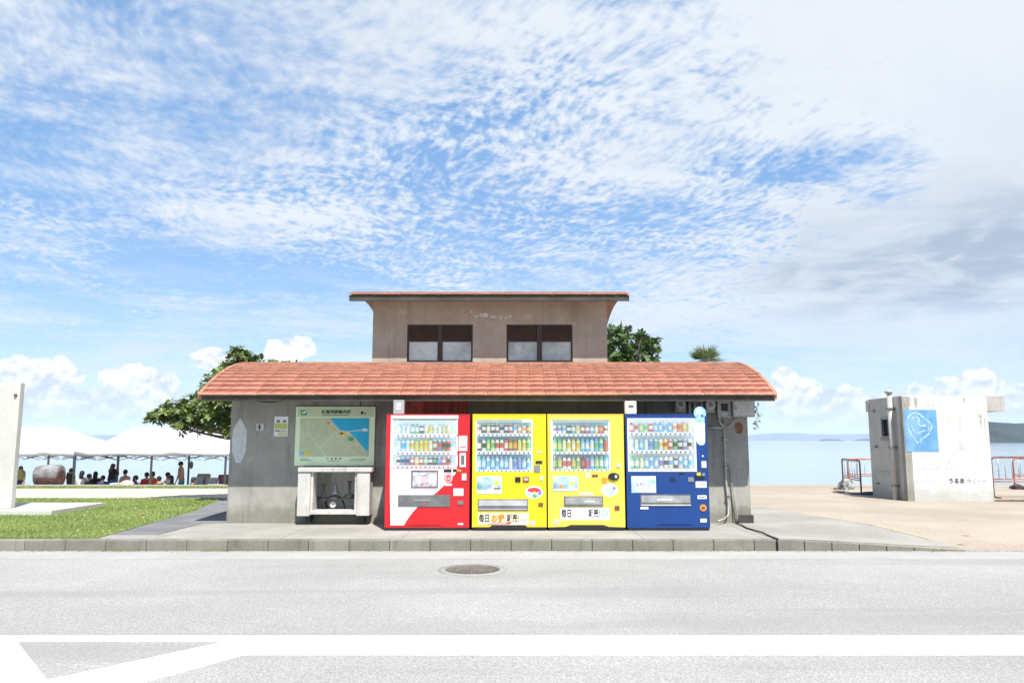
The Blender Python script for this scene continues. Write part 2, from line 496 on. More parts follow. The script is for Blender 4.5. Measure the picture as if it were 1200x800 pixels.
def text(name, s, x0, x1, z0, z1, y, m, parent, depth=.002, stretch=True, bold=0.0):
    """flat lettering that faces -Y, fitted into a box"""
    cu = bpy.data.curves.new(name, 'FONT')
    cu.body = s; cu.extrude = depth; cu.size = 1; cu.resolution_u = 2
    cu.offset = bold
    o = bpy.data.objects.new(name, cu); col.objects.link(o)
    dg = bpy.context.evaluated_depsgraph_get()
    me = bpy.data.meshes.new_from_object(o.evaluated_get(dg), depsgraph=dg)
    bpy.data.objects.remove(o, do_unlink=True)
    if len(me.vertices) == 0: return None
    xs = [v.co.x for v in me.vertices]; ys = [v.co.y for v in me.vertices]
    sx = (x1 - x0) / max(1e-6, max(xs) - min(xs)); sz = (z1 - z0) / max(1e-6, max(ys) - min(ys))
    if not stretch: sx = sz = min(sx, sz)
    off = Vector((0, 0, 0)); g = parent
    while g is not None: off += g.matrix_basis.translation; g = g.parent
    mx, my = min(xs), min(ys)
    for v in me.vertices:
        x, yy, zz = v.co
        v.co = Vector((x0 + (x - mx) * sx, y + zz, z0 + (yy - my) * sz)) - off
    me.materials.clear(); me.materials.append(m)
    return link(name, me, None, parent)

# ------------------------------------------------------------------ the ground
ZP = .16                                  # height of the raised ground above the road
YK = gY(645.5, 0)                         # kerb face
YKB = YK + .17
YE = 24.2                                 # sea-side edge of the promenade
BZ = -.78                                 # level of the beach
SEA = -1.45
MB().box(-260, 260, -160, YK + .02, -.3, 0).build('road', M_asph)['kind'] = 'structure'
# concrete gutter along the kerb
YG = gY(655, 0)
MB().box(-260, 260, YG, YK, -.05, .004).build('gutter', M_gut)['kind'] = 'structure'
X_E = fX(911, YK, 640)                    # where the kerb starts to drop
X_D = fX(1135, YK, 640)
# raised ground
pave_l = fX(132, YK, 628)
def sheet(name, pts, m, z0=-.4, z1=ZP):
    return tag(MB().slab(pts, z0, z1).build(name, m), kind='structure')
pv = MB(); pv.slab([(-120, YKB), (X_E, YKB), (X_E + .0, 26.2), (-120, 26.2)], -.9, ZP - .006)
tag(pv.build('raised_ground', M_conc), kind='structure')
# pavement slabs: broad concrete bays with joints in front of and around the building
pave = empty('pavement', (0, YKB, 0), kind='structure')
xs0 = fX(187, YKB, 626)
x = xs0; i = 0
while x < X_E - .02:
    x1 = min(x + 1.82, X_E)
    MB().box(x + .004, x1 - .004, YKB + .004, 14.02, ZP - .05, ZP).build('slab', M_conc, pave)
    x = x1
MB().box(fX(878, 14.1), X_E, 14.03, 21, ZP - .05, ZP - .001).build('slab', M_conc, pave)
# dark paving wedge beside the lawn
pl = [G(132, 626, ZP), G(185, 626, ZP), G(236, 613, ZP), G(270, 611.5, ZP), (fX(262, 19, 600), 19.5, ZP), (fX(262, 19, 600) - 1.0, 19.5, ZP), G(226, 599, ZP)]
tag(MB().slab([(p[0], max(p[1], YKB + .003)) for p in pl], ZP - .05, ZP + .004).build('dark_path', M_path), kind='structure')
# lawn
lawn = [(-60, YKB), (G(132, 626, ZP).x, YKB), (G(224, 600, ZP).x, G(224, 600, ZP).y), (G(262, 584, ZP).x, gY(584, ZP)), (fX(268, gY(584, ZP), 584), gY(584, ZP)), (-60, gY(584, ZP))]
tag(MB().slab(lawn, ZP - .05, ZP + .008).build('lawn', M_soil), kind='structure')
tag(MB().box(-110, fX(400, 21), gY(584, ZP), YE, ZP - .05, ZP + .002).build('promenade', M_prom), kind='structure')
# seaward edge
tag(MB().box(-120, X_E, YE, YE + .35, -1.4, ZP + .004).build('sea_wall', M_conc), kind='structure')
# sandy forecourt on the right: one sheet that ramps down to the road
b1 = G(880, 590, ZP); b2 = G(1020, 623, ZP); b3 = (X_D + .3, YK)
mb = MB()
top = []
N = 24
def zr(x, y):
    """forecourt height: level inland, ramping to the road where the kerb drops"""
    if x <= X_E: return ZP
    k = max(0, min(1, (x - X_E) / (X_D - X_E)))
    d = max(0, min(1, (y - YK) / 2.2))
    zk = ZP * (1 - k) + .006
    return zk + (ZP - zk) * d
XS = [X_E + (X_D - X_E) * i / 8 for i in range(9)] + [X_D + 1, X_D + 3, 12, 20, 60, 200]
YS = [YK, YKB, YK + .6, YK + 1.2, YK + 2.2, 16, 19, 22, 26.2]
def grid(name, XS, YS, m, zf, dz=0, keep=None):
    mb = MB()
    idx = {}
    for j, y in enumerate(YS):
        for i_, x in enumerate(XS):
            idx[i_, j] = len(mb.v); mb.v.append(Vector((x, y, zf(x, y) + dz)))
    for j in range(len(YS) - 1):
        for i_ in range(len(XS) - 1):
            if keep and not keep((XS[i_] + XS[i_ + 1]) / 2, (YS[j] + YS[j + 1]) / 2): continue
            mb.f.append([idx[i_, j], idx[i_ + 1, j], idx[i_ + 1, j + 1], idx[i_, j + 1]]); mb.mi.append(0); mb.sm.append(True)
    return tag(mb.build(name, m), kind='structure')
grid('forecourt', XS, YS, M_tan, zr)
# grey concrete apron laid over the forecourt, its edge running out to the kerb
ap = MB()
pts = [(X_E, YKB), (X_E, 17.4)]
A0 = Vector((X_E, YKB + .004)); 
e0 = G(878, 592, ZP); e1 = G(1018, 622, ZP); e2 = G(1120, 641, .02)
n_ = 14
for i in range(n_):
    def edge(t):
        y = YKB + (e0.y - YKB) * t
        # straight edge between e0 (far) and e2 (kerb end)
        xx = e2.x + (e0.x - e2.x) * t
        return xx, y
    xa, ya = edge(i / n_); xb, yb = edge((i + 1) / n_)
    M_ = 6
    for k in range(M_):
        q0 = (X_E + (xa - X_E) * k / M_, ya); q1 = (X_E + (xa - X_E) * (k + 1) / M_, ya)
        q2 = (X_E + (xb - X_E) * (k + 1) / M_, yb); q3 = (X_E + (xb - X_E) * k / M_, yb)
        ap.face([(q[0], q[1], zr(*q) + .006) for q in (q0, q1, q2, q3)])
tag(ap.build('concrete_apron', M_conc), kind='structure')
# worn yellow line along part of the apron's edge
yl = MB()
pa = Vector((edge(.62)[0], edge(.62)[1])); pb = Vector((edge(.1)[0], edge(.1)[1]))
for k in range(10):
    a = pa.lerp(pb, k / 10); b = pa.lerp(pb, (k + .86) / 10)
    w = .05
    yl.face([(q.x + dx, q.y, zr(q.x, q.y) + .011) for q, dx in ((a, 0), (b, 0), (b, w), (a, w))])
tag(yl.build('yellow_line', mat('worn_yellow_paint', (.44, .36, .20), .8, .2, 9)), kind='structure')
# beach and sea
def zb(x, y):
    if y < 34: return BZ
    return BZ + (SEA - .6 - BZ) * min(1, (y - 34) / 22)
grid('beach', [-400, -120, -60, -30, -10, 3.5], [YE + .3, 28, 34, 40, 46, 56], M_sand, zb)
def zb2(x, y):
    return ZP - .01 + (SEA - .8 - ZP) * min(1, (y - 26.2) / 3.5)
grid('shore', [X_E - .5, 8, 12, 30, 90, 400], [26.2, 26.6, 28, 29.7, 31], M_sand, zb2)
m_sea, b_, q, co = base_mat('sea_water', .10, 0, .5)
gd = q.n('ShaderNodeNewGeometry'); sp = q.n('ShaderNodeSeparateXYZ'); q.put(sp.inputs[0], gd.outputs['Position'])
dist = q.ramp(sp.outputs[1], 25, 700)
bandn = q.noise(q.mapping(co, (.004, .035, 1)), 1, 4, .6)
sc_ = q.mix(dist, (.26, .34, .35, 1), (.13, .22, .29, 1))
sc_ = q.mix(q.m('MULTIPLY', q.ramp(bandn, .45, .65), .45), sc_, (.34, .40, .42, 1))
q.put(b_.inputs['Base Color'], sc_)
bn = q.n('ShaderNodeBump'); bn.inputs['Strength'].default_value = .35; bn.inputs['Distance'].default_value = .12
q.put(bn.inputs['Height'], q.m('ADD', q.noise(q.mapping(co, (.6, 1.5, 1)), 1, 4, .6), q.m('MULTIPLY', q.noise(q.mapping(co, (.08, .25, 1)), 1, 3), 2)))
q.put(b_.inputs['Normal'], bn.outputs[0])
s_ = MB(); s_.face([(-12000, 20, SEA), (12000, 20, SEA), (12000, 12000, SEA), (-12000, 12000, SEA)])
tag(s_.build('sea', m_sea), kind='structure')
# land behind the camera, reaching the horizon
tag(MB().box(-3000, 3000, -3000, 11, -1.2, -.31).build('ground', M_soil), kind='structure')

# ------------------------------------------------------------------ road markings
rm = MB()
def gp(px, py): 
    p = G(px, py, 0); return (p.x, p.y)
def mark(px): rm.slab([gp(*p) for p in px], -.01, .005)
ya, yb, yc = gY(745, 0), gY(767, 0), gY(751.3, 0)
rm.slab([(fX(262, yb, 767), yb), (30, yb), (30, ya), (fX(262, ya, 745), ya)], -.01, .005)
rm.slab([(-30, yc), (fX(262, yc, 751), yc), (fX(262, ya, 745), ya), (-30, ya)], -.01, .005)
tag(rm.build('edge_line', M_paint), kind='structure')
rm = MB()
a_, b_2 = G(262, 752, 0), G(285, 767.0, 0)
c_, d_ = G(55, 797, 0), G(160, 802, 0)
e_ = c_ + (c_ - a_) * 1.5; f_ = d_ + (d_ - b_2) * 1.5
rm.slab([(p.x, p.y) for p in (f_, b_2, a_, e_)][::1], -.01, .0045)
tag(rm.build('gore_line', M_paint), kind='structure')
rm = MB()
p1, p2 = G(20, 751.3, 0), G(55, 797, 0)
p3 = p2 + (p2 - p1) * 1.2
rm.slab([(-9.0, p1.y - .001), (p1.x, p1.y - .001), (p3.x, p3.y), (-9.0, p3.y)][::-1], -.01, .004)
tag(rm.build('gore_block', M_paint), kind='structure')

# ------------------------------------------------------------------ kerb stones, each its own piece
kerb = empty('kerb', (0, YK, 0), kind='structure')
joints = []
X0 = fX(57 / 2.0, YK, 640)
step = .6
k0 = MB().box(.006, step - .006, YK, YKB, -.05, ZP + .002)
kme = None
xk = X0 - step * 26
while xk < X_E - .05:
    w = min(step, X_E - xk)
    b = MB().box(xk + .003, xk + w - .003, YK, YKB - .002, -.05, ZP + .002 + rnd.uniform(-.003, .004))
    o = b.build('kerb_stone', M_kerb, kerb, bevel=.014)
    xk += w
# dropping kerb
n = 7
for i in range(n):
    xa = X_E + (X_D - X_E) * i / n + .006; xb = X_E + (X_D - X_E) * (i + 1) / n - .006
    za = ZP * (1 - i / n) + .010; zb_ = ZP * (1 - (i + 1) / n) + .010
    mb = MB()
    b = len(mb.v)
    mb.prism([(xa, -.05), (xb, -.05), (xb, zb_), (xa, za)], YK, YKB - .002)
    mb.build('kerb_stone', M_kerb, kerb, bevel=.006)
# manhole
mc = G(554, 667.5, 0)
mh = empty('manhole_cover', (mc.x, mc.y, 0), 'round brown iron manhole cover set in the light asphalt in front of the yellow machines', 'manhole cover')
r_ = .335
mb = MB(); mb.lathe([(r_ + .10, 0), (r_ + .10, .005), (r_ + .02, .0055)], (mc.x, mc.y, 0), 40); mb.build('surround', mat('ring_concrete', (.27, .265, .25), .9, .1, 9, .2), mh)
mb = MB(); mb.lathe([(r_ + .012, 0), (r_ + .012, .010), (r_ - .012, .010), (r_ - .012, .0065), (.01, .0065)], (mc.x, mc.y, 0), 40)
M_iron = mat('rusty_iron', (.12, .10, .085), .7, .2, 12, .3, c2=(.18, .155, .135))
mb.build('cover', M_iron, mh)
mb = MB()
for i in range(-6, 7):
    for j in range(-6, 7):
        if i * i + j * j < 38:
            mb.box(mc.x + i * .045 - .014, mc.x + i * .045 + .014, mc.y + j * .045 - .014, mc.y + j * .045 + .014, .006, .0115)
mb.build('tread_studs', M_iron, mh)['kind'] = 'stuff'

# ------------------------------------------------------------------ the building
YW = 14.0                                  # front wall
YB = 18.2                                  # back wall
XL, XR = fX(267.5, YW, 560), fX(878.5, YW, 560)
YF, YBK = 13.15, 19.05                     # eaves
RXL, RXR = fX(233, YF, 462), fX(909.5, YF, 462)
ZEAVE = fZ(463.5, YF)
YC = (YF + YBK) / 2
HALF = (YBK - YF) / 2
RISE = .80
RR = (HALF ** 2 + RISE ** 2) / (2 * RISE)
def arc(yc, half, rise, zb):
    RR = (half ** 2 + rise ** 2) / (2 * rise); p0 = math.asin(half / RR)
    def f(s, off=0.0):
        ph = p0 - s / RR
        return yc - (RR + off) * math.sin(ph), zb - RR * math.cos(p0) + (RR + off) * math.cos(ph), ph
    return f, 2 * p0 * RR
arcL, LEN = arc(YC, HALF, RISE, ZEAVE)
bld = empty('public_restroom', ((XL + XR) / 2, YC, ZP), 'low grey rendered seaside building with curved red tile roof and raised louvred block', 'building')

def arch_slab(name, f, L, x0, x1, th, m, parent, front_drop=0.0, n=22):
    mb = MB()
    t = [f(L * i / n, 0)[:2] for i in range(n + 1)]
    b = [f(L * i / n, -th)[:2] for i in range(n + 1)]
    prof = t + b[::-1]
    N = len(prof)
    base = len(mb.v)
    mb.v += [Vector((x0, y, z)) for y, z in prof] + [Vector((x1, y, z)) for y, z in prof]
    for i in range(N):
        j = (i + 1) % N
        mb.f.append([i, N + i, N + j, j]); mb.mi.append(0); mb.sm.append(False)
    for i in range(n):
        mb.f.append([i, i + 1, N - 2 - i, N - 1 - i]); mb.f.append([N + i, N + N - 1 - i, N + N - 2 - i, N + i + 1])
        mb.mi += [0, 0]; mb.sm += [False, False]
    return mb.build(name, m, parent)
roofP = arch_slab('roof', arcL, LEN, RXL + .03, RXR - .03, .08, [M_fascia], bld)
# eave fascia board
MB().box(RXL + .02, RXR - .02, YF + .005, YF + .09, ZEAVE - .088, ZEAVE - .004).build('fascia', M_fascia, bld)

# roof tiles
def tile_mesh(name, w, L, th=.016, arch=.004, lip=.044, split=.095):
    mb = MB()
    n = 4
    def zc(u): return arch * math.sin(math.pi * (u + .5)) if True else 0
    for (yy, zt) in ((0, lip), (L, .012)):
        for k in range(n + 1):
            u = k / n - .5
            mb.v.append(Vector((u * w, yy, zt + arch * math.cos(math.pi * u))))
        for k in range(n + 1):
            u = k / n - .5
            mb.v.append(Vector((u * w, yy, zt - th + (arch * math.cos(math.pi * u) if yy else -.006))))
    for k in range(n + 1):
        u = k / n - .5; tt = split / L
        mb.v.append(Vector((u * w, split, lip + (.012 - lip) * tt + arch * math.cos(math.pi * u))))
    for k in range(n + 1):
        u = k / n - .5; tt = .034 / L
        mb.v.append(Vector((u * w, .034, lip + (.012 - lip) * tt + arch * math.cos(math.pi * u))))
    r5 = 5 * (n + 1)
    def F(*a, mi=0):
        mb.f.append(list(a)); mb.mi.append(mi); mb.sm.append(False)
    r0, r1, r2, r3, r4 = 0, n + 1, 2 * (n + 1), 3 * (n + 1), 4 * (n + 1)
    for k in range(n):
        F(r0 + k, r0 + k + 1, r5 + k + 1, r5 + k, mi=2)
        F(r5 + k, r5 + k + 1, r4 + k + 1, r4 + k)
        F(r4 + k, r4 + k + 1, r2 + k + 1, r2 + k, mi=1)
        F(r1 + k + 1, r1 + k, r3 + k, r3 + k + 1)
        F(r0 + k + 1, r0 + k, r1 + k, r1 + k + 1, mi=2)
        F(r2 + k, r2 + k + 1, r3 + k + 1, r3 + k)
    F(r0, r2, r3, r1); F(r2 + n, r0 + n, r1 + n, r3 + n)
    return mb.mesh(name)
def tile_roof(roof, f, L, x0, x1, ncol, step, single_rows, rxyz):
    w = (x1 - x0) / ncol
    me = tile_mesh('tile', w - .005, step + .06)
    me.materials.append(M_tile); me.materials.append(M_tile2); me.materials.append(M_tile3)
    off = Vector((0, 0, 0)); g = roof
    while g is not None: off += g.matrix_basis.translation; g = g.parent
    rows = int(L / step)
    step = L / rows
    far = MB(); rr = []
    for r in range(rows):
        half_back = r * step > L / 2
        for c in range(ncol):
            s = r * step - (.03 if not half_back else -.03)
            if half_back: s = (r + 1) * step + .03
            y, z, ph = f(s, .002)
            x = x0 + (c + .5) * w
            rot = Matrix.Rotation(ph, 4, 'X')
            if half_back: rot = Matrix.Rotation(ph, 4, 'X') @ Matrix.Rotation(math.pi, 4, 'Z')
            jit = rnd.uniform(-.0025, .0025)
            if r < single_rows:
                o = link('tile', me, None, roof, Vector((x + jit, y, z)) - off)
                o.rotation_euler = (ph + rnd.uniform(-.008, .008), 0, rnd.uniform(-.006, .006))
            else:
                b = len(far.v); rv = rnd.random()
                for v in me.vertices: far.v.append(rot @ v.co + Vector((x + jit, y, z)))
                for p_ in me.polygons:
                    far.f.append([b + i for i in p_.vertices]); far.mi.append(p_.material_index); far.sm.append(False); rr.append(rv)
    o = far.build('upper_tiles', [M_tile, M_tile2, M_tile3], roof); o['kind'] = 'stuff'
    at = o.data.attributes.new('rnd', 'FLOAT', 'FACE'); at.data.foreach_set('value', rr)
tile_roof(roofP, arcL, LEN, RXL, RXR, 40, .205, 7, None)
# gable-edge trim tiles
for xe in (RXL - .015, RXR - .045):
    mb = MB()
    n = 26
    for i in range(n):
        y0, z0, p0 = arcL(LEN * i / n, .0); y1, z1, p1 = arcL(LEN * (i + 1) / n, .0)
        k = .052
        mb.v += []
        b = len(mb.v)
        for (yy, zz) in ((y0, z0), (y1, z1)):
            mb.v += [Vector((xe, yy, zz - .06)), Vector((xe + .06, yy, zz - .06)), Vector((xe + .06, yy, zz + k)), Vector((xe, yy, zz + k))]
        for (a, b2, c, d) in ((0, 1, 5, 4), (1, 2, 6, 5), (2, 3, 7, 6), (3, 0, 4, 7), (0, 3, 2, 1), (4, 5, 6, 7)):
            mb.f.append([b + a, b + b2, b + c, b + d]); mb.mi.append(0); mb.sm.append(False)
    mb.build('gable_trim', M_tile, roofP)
# walls
FW = .16
def zroof(y):
    RRr = (HALF ** 2 + RISE ** 2) / (2 * RISE)
    return ZEAVE - math.sqrt(RRr ** 2 - HALF ** 2) + math.sqrt(RRr ** 2 - (y - YC) ** 2) - .11
# front wall with a hole for the wash cabinet
HX0, HX1 = fX(366.5, YW - .02, 575), fX(417.5, YW - .02, 575)
HZ0, HZ1 = fZ(598, YW), fZ(554, YW)
zt = zroof(YW + FW)
mb = MB()
mb.box(XL, HX0, YW, YW + FW, ZP, zt); mb.box(HX1, XR, YW, YW + FW, ZP, zt)
mb.box(HX0, HX1, YW, YW + FW, ZP, HZ0); mb.box(HX0, HX1, YW, YW + FW, HZ1, zt)
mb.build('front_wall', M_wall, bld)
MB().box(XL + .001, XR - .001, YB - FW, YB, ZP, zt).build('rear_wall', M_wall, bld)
for x0, x1 in ((XL, XL + FW), (XR - FW, XR)):
    mb = MB()
    ys = [YW + FW + (YB - FW - YW - FW) * i / 8 for i in range(9)]
    b = len(mb.v)
    mb.v += [Vector((x, y, z)) for x in (x0, x1) for y in ys for z in (ZP, zroof(y))]
    def I(a, i, k): return b + a * 18 + i * 2 + k
    for i in range(8):
        mb.f += [[I(0, i, 0), I(0, i, 1), I(0, i + 1, 1), I(0, i + 1, 0)], [I(1, i, 0), I(1, i + 1, 0), I(1, i + 1, 1), I(1, i, 1)], [I(0, i, 1), I(1, i, 1), I(1, i + 1, 1), I(0, i + 1, 1)]]
        mb.mi += [0] * 3; mb.sm += [False] * 3
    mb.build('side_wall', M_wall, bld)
MB().box(fX(864, YW, 605), XR + .03, YW - .05, YW + .12, ZP, fZ(603, YW)).build('corner_block', mat('dark_stone', (.05, .045, .045), .9, .2, 6, .3), bld)
# wear on the front wall: old paint marks, thin coats on the render
M_oldwhite = mat('weathered_white_coat', (.58, .59, .58), .8, .12, 20, dirt=.3, dirtc=(.25, .24, .22), stretch=(3, 3, .4))
ov = []
cx, cw = fX(280.5, YW, 516), fX(289, YW, 516) - fX(272, YW, 516)
z0, z1 = fZ(542, YW), fZ(490, YW)
for t, w in ((0, .35), (.06, .42), (.14, .70), (.25, .95), (.5, 1.0), (.72, .95), (.84, .62), (.93, .28), (1, .06)):
    ov.append((w, z0 + (z1 - z0) * t))
pts = [(cx + w * cw / 2, z) for w, z in ov] + [(cx - w * cw / 2, z) for w, z in ov[::-1]]
MB().prism(pts, YW - .003, YW + .001).build('painted_oval', M_oldwhite, bld)
M_redwash = mat('faded_red_coat', (.34, .075, .055), .85, .3, 5, dirt=.8, dirtc=(.10, .07, .06), stretch=(3, 3, .5))
MB().box(fX(474, YW, 476), fX(548, YW, 476), YW - .003, YW + .001, fZ(500, YW), fZ(455, YW)).build('red_paint_patch', M_redwash, bld)
M_rust = mat('rust_stain', (.22, .09, .05), .9, .3, 12, dirt=.5, dirtc=(.2, .17, .14))
MB().prism([(fX(a, YW, 502), fZ(b, YW)) for a, b in ((863, 508), (861, 503), (862, 496), (866, 494), (870, 497), (871, 503), (868, 508))], YW - .003, YW + .001).build('rust_stain', M_rust, bld)

# raised block
YU = 15.45
UXL, UXR = fX(436.5, YU, 400), fX(711.5, YU, 400)
YUF, YUB = 14.85, 18.35
ZUF = fZ(346.0, YUF)
UX0, UX1 = fX(409, YUF, 346), fX(737.5, YUF, 346)
arcU, LENU = arc((YUF + YUB) / 2, (YUB - YUF) / 2, .24, ZUF)
roofU = arch_slab('upper_roof', arcU, LENU, UX0 + .01, UX1 - .01, .07, [M_soff], bld)
MB().box(UX0 + .004, UX1 - .004, YUF - .004, YUF + .05, fZ(352.3, YUF), ZUF - .004).build('upper_fascia', M_fascia, bld)
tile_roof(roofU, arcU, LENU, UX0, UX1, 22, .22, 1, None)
# front wall of the block, with two window openings
UZ0 = 3.0
UZ1 = arcU(YU - YUF)[1] - .06
wins = [(477, 554), (593.5, 671)]
wz0, wz1 = fZ(424, YU), fZ(380, YU)
mb = MB()
edges = [UXL]
for a, b in wins: edges += [fX(a, YU, 400), fX(b, YU, 400)]
edges.append(UXR)
for i in range(0, len(edges), 2):
    mb.box(edges[i], edges[i + 1], YU, YU + .15, UZ0, UZ1)
for i in (1, 3):
    mb.box(edges[i], edges[i + 1], YU, YU + .15, UZ0, wz0); mb.box(edges[i], edges[i + 1], YU, YU + .15, wz1, UZ1)
mb.build('block_front_wall', M_wall2, bld)
YUE = 17.9
for x0, x1 in ((UXL, UXL + .15), (UXR - .15, UXR)):
    mb = MB()
    ys = [YU + .15 + (YUE - YU - .15) * i / 6 for i in range(7)]
    b = 0
    mb.v += [Vector((x, y, z)) for x in (x0, x1) for y in ys for z in (2.9, arcU(y - YUF)[1] - .065)]
    def I(a, i, k): return a * 14 + i * 2 + k
    for i in range(6):
        mb.f += [[I(0, i, 0), I(0, i, 1), I(0, i + 1, 1), I(0, i + 1, 0)], [I(1, i, 0), I(1, i + 1, 0), I(1, i + 1, 1), I(1, i, 1)]]
        mb.mi += [0] * 2; mb.sm += [False] * 2
    mb.build('block_side_wall', M_wall2, bld)
MB().box(UXL, UXR, YUE, YUE + .15, 2.9, arcU(YUE - YUF)[1] - .07).build('block_rear_wall', M_wall2, bld)
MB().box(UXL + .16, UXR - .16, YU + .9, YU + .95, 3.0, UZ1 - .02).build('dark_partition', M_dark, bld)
# worn white patch above the windows
M_peel = mat('peeling_white_coat', (.58, .55, .51), .9, .2, 18)
for k in range(9):
    pxk = 551 + k * 6.0 + rnd.uniform(-2, 2); pyk = 371 + rnd.uniform(-4, 2) - (4 if k == 0 else 0)
    w, h = rnd.uniform(1.5, 4), rnd.uniform(1.2, 3.4)
    pts = [(fX(pxk + w * math.cos(t) * rnd.uniform(.6, 1.1), YU, pyk), fZ(pyk + h * math.sin(t) * rnd.uniform(.6, 1.1), YU)) for t in [i * math.pi / 4 for i in range(8)]]
    MB().prism(pts, YU - .003, YU + .001).build('peeling_patch', M_peel, bld)
M_pane = mat('window_glass', (.30, .36, .37), .25, .35, 1.2, spec=.9, c2=(.56, .62, .60))
for i in (1, 3):
    x0, x1 = edges[i], edges[i + 1]
    fr = MB()
    t = .035
    fr.box(x0, x1, YU + .04, YU + .10, wz0, wz0 + t); fr.box(x0, x1, YU + .04, YU + .10, wz1 - t, wz1)
    fr.box(x0, x0 + t, YU + .041, YU + .101, wz0 + t, wz1 - t); fr.box(x1 - t, x1, YU + .041, YU + .101, wz0 + t, wz1 - t)
    w = fr.build('window', M_brown, bld)
    xm = (x0 + x1) / 2
    MB().box(xm - .05, xm + .05, YU + .035, YU + .105, wz0 + t, wz1 - t).build('mullion', M_brown, w)
    MB().box(x0 - .04, x1 + .04, YU - .05, YU + .035, wz0 - .05, wz0 - .002).build('window_sill', mat('sill_concrete', (.16, .14, .125), .9, .2, 6), w)
    zm = fZ(400, YU)
    for a, b in ((x0 + t, xm - .05), (xm + .05, x1 - t)):
        MB().box(a, b, YU + .07, YU + .085, wz0 + t, zm).build('pane', M_pane, w)
        MB().box(a, b, YU + .05, YU + .09, zm, zm + .02).build('transom', M_brown, w)
        n = 7
        for k in range(n):
            z = zm + .03 + (wz1 - t - zm - .03) * k / n
            s = MB(); s.prism([(0, 0)], 0, 0) if False else None
            s = MB()
            h = (wz1 - t - zm) / n
            s.v += [Vector((x, y, zz)) for x in (a, b) for (y, zz) in ((YU + .045, z), (YU + .053, z - .004), (YU + .095, z + h * .75), (YU + .087, z + h * .80))]
            s.f += [[0, 1, 2, 3], [7, 6, 5, 4], [0, 4, 5, 1], [1, 5, 6, 2], [2, 6, 7, 3], [3, 7, 4, 0]]; s.mi += [0] * 6; s.sm += [False] * 6
            s.build('louvre_slat', M_louv, w)

# ------------------------------------------------------------------ vending machines
YM = 12.86                                 # front of the machines
YMB = YM + .80
M_red = mat('red_enamel', (.50, .012, .018), .28, .04, 2, spec=.5)
M_yel = mat('yellow_enamel', (.80, .62, .012), .30, .04, 2, spec=.5)
M_yel2 = mat('pale_yellow_enamel', (.80, .62, .075), .30, .04, 2, spec=.5)
M_blu = mat('blue_enamel', (.006, .045, .20), .28, .06, 2, spec=.5)
M_wpan = mat('white_enamel', (.74, .75, .77), .3, .02, 2, spec=.5)
M_shelf = mat('shelf_white', (.86, .86, .86), .4, .03, 5)
M_bkA = emit_mat('lit_display_back_pale_blue', (.50, .72, .80), .16)
M_bkB = emit_mat('lit_display_back_teal', (.14, .40, .54), .02)
M_bkC = emit_mat('lit_display_back_silver', (.60, .66, .66), .14)
M_slot = mat('grey_flap', (.13, .135, .14), .25, .25, 3, spec=.7)
M_flapL = mat('smoky_clear_flap', (.42, .42, .45), .2, .2, 3, spec=.8)
M_btn = mat('button_dark', (.05, .05, .06), .4, .1, 5)
M_btnr = mat('button_red', (.45, .08, .08), .4, .1, 5)
M_ink = mat('black_ink', (.02, .02, .022), .6, .05, 8)
M_inkb = mat('blue_ink', (.03, .13, .42), .6, .05, 8)
M_stk = mat('white_sticker', (.76, .76, .78), .5, .03, 8)
M_stkb = mat('pale_blue_sticker', (.45, .62, .78), .5, .2, 20, c2=(.62, .74, .82))
M_skyb = mat('sky_blue_print', (.16, .46, .74), .5, .2, 14, c2=(.45, .68, .82))
M_org = mat('orange_print', (.85, .26, .03), .5, .1, 9)
M_pink = mat('pink_print', (.80, .42, .50), .5, .1, 9)
M_redp = mat('red_print', (.72, .05, .05), .5, .1, 9)
M_grn = mat('green_print', (.08, .36, .12), .5, .1, 9)
M_pur = mat('purple_print', (.30, .14, .50), .5, .1, 9)
M_cream = mat('cream_print', (.72, .62, .36), .5, .1, 9)
M_brn = mat('brown_print', (.20, .07, .04), .5, .1, 9)
M_gold = mat('yellow_print', (.82, .60, .05), .5, .1, 9)

BC = [(.55, .72, .85), (.12, .45, .75), (.70, .82, .86), (.15, .50, .22), (.62, .68, .25), (.80, .55, .08), (.62, .08, .07), (.30, .12, .05), (.04, .04, .05), (.78, .76, .70), (.25, .20, .55), (.85, .35, .06)]
BM = [mat('drink_colour_%s' % n_, c, .3, .08, 12, spec=.6) for n_, c in zip(('ice', 'azure', 'clear', 'green', 'lime', 'amber', 'red', 'coffee', 'black', 'cream', 'violet', 'orange'), BC)]
def bottle_mesh(h, r, mats_):
    mb = MB()
    mb.lathe([(r * .9, 0), (r, .03 * h), (r, .22 * h), (r * .97, .24 * h), (r * .97, .62 * h), (r, .64 * h), (r * .95, .72 * h), (r * .45, .88 * h), (r * .42, .92 * h), (r * .48, .93 * h), (r * .48, h)], seg=10,
             mis=[0, 0, 1, 1, 1, 0, 0, 0, 2, 2])
    return mb.mesh('display_bottle', mats=mats_)
def can_mesh(h, r, mats_):
    mb = MB()
    mb.lathe([(r * .85, 0), (r, .04 * h), (r, .35 * h), (r, .36 * h), (r, .72 * h), (r, .93 * h), (r * .82, h)], seg=10, mis=[2, 0, 1, 1, 0, 2])
    return mb.mesh('display_can', mats=mats_)
ALU = mat('can_top', (.6, .6, .62), .3, .05, 5, metal=.7)
LIB = {}
def drink(kind, a, b, c):
    k = (kind, a, b, c)
    if k not in LIB:
        LIB[k] = bottle_mesh(1, .155, [BM[a], BM[b], BM[c]]) if kind == 'b' else can_mesh(1, .27, [BM[a], BM[b], ALU])
    return LIB[k]

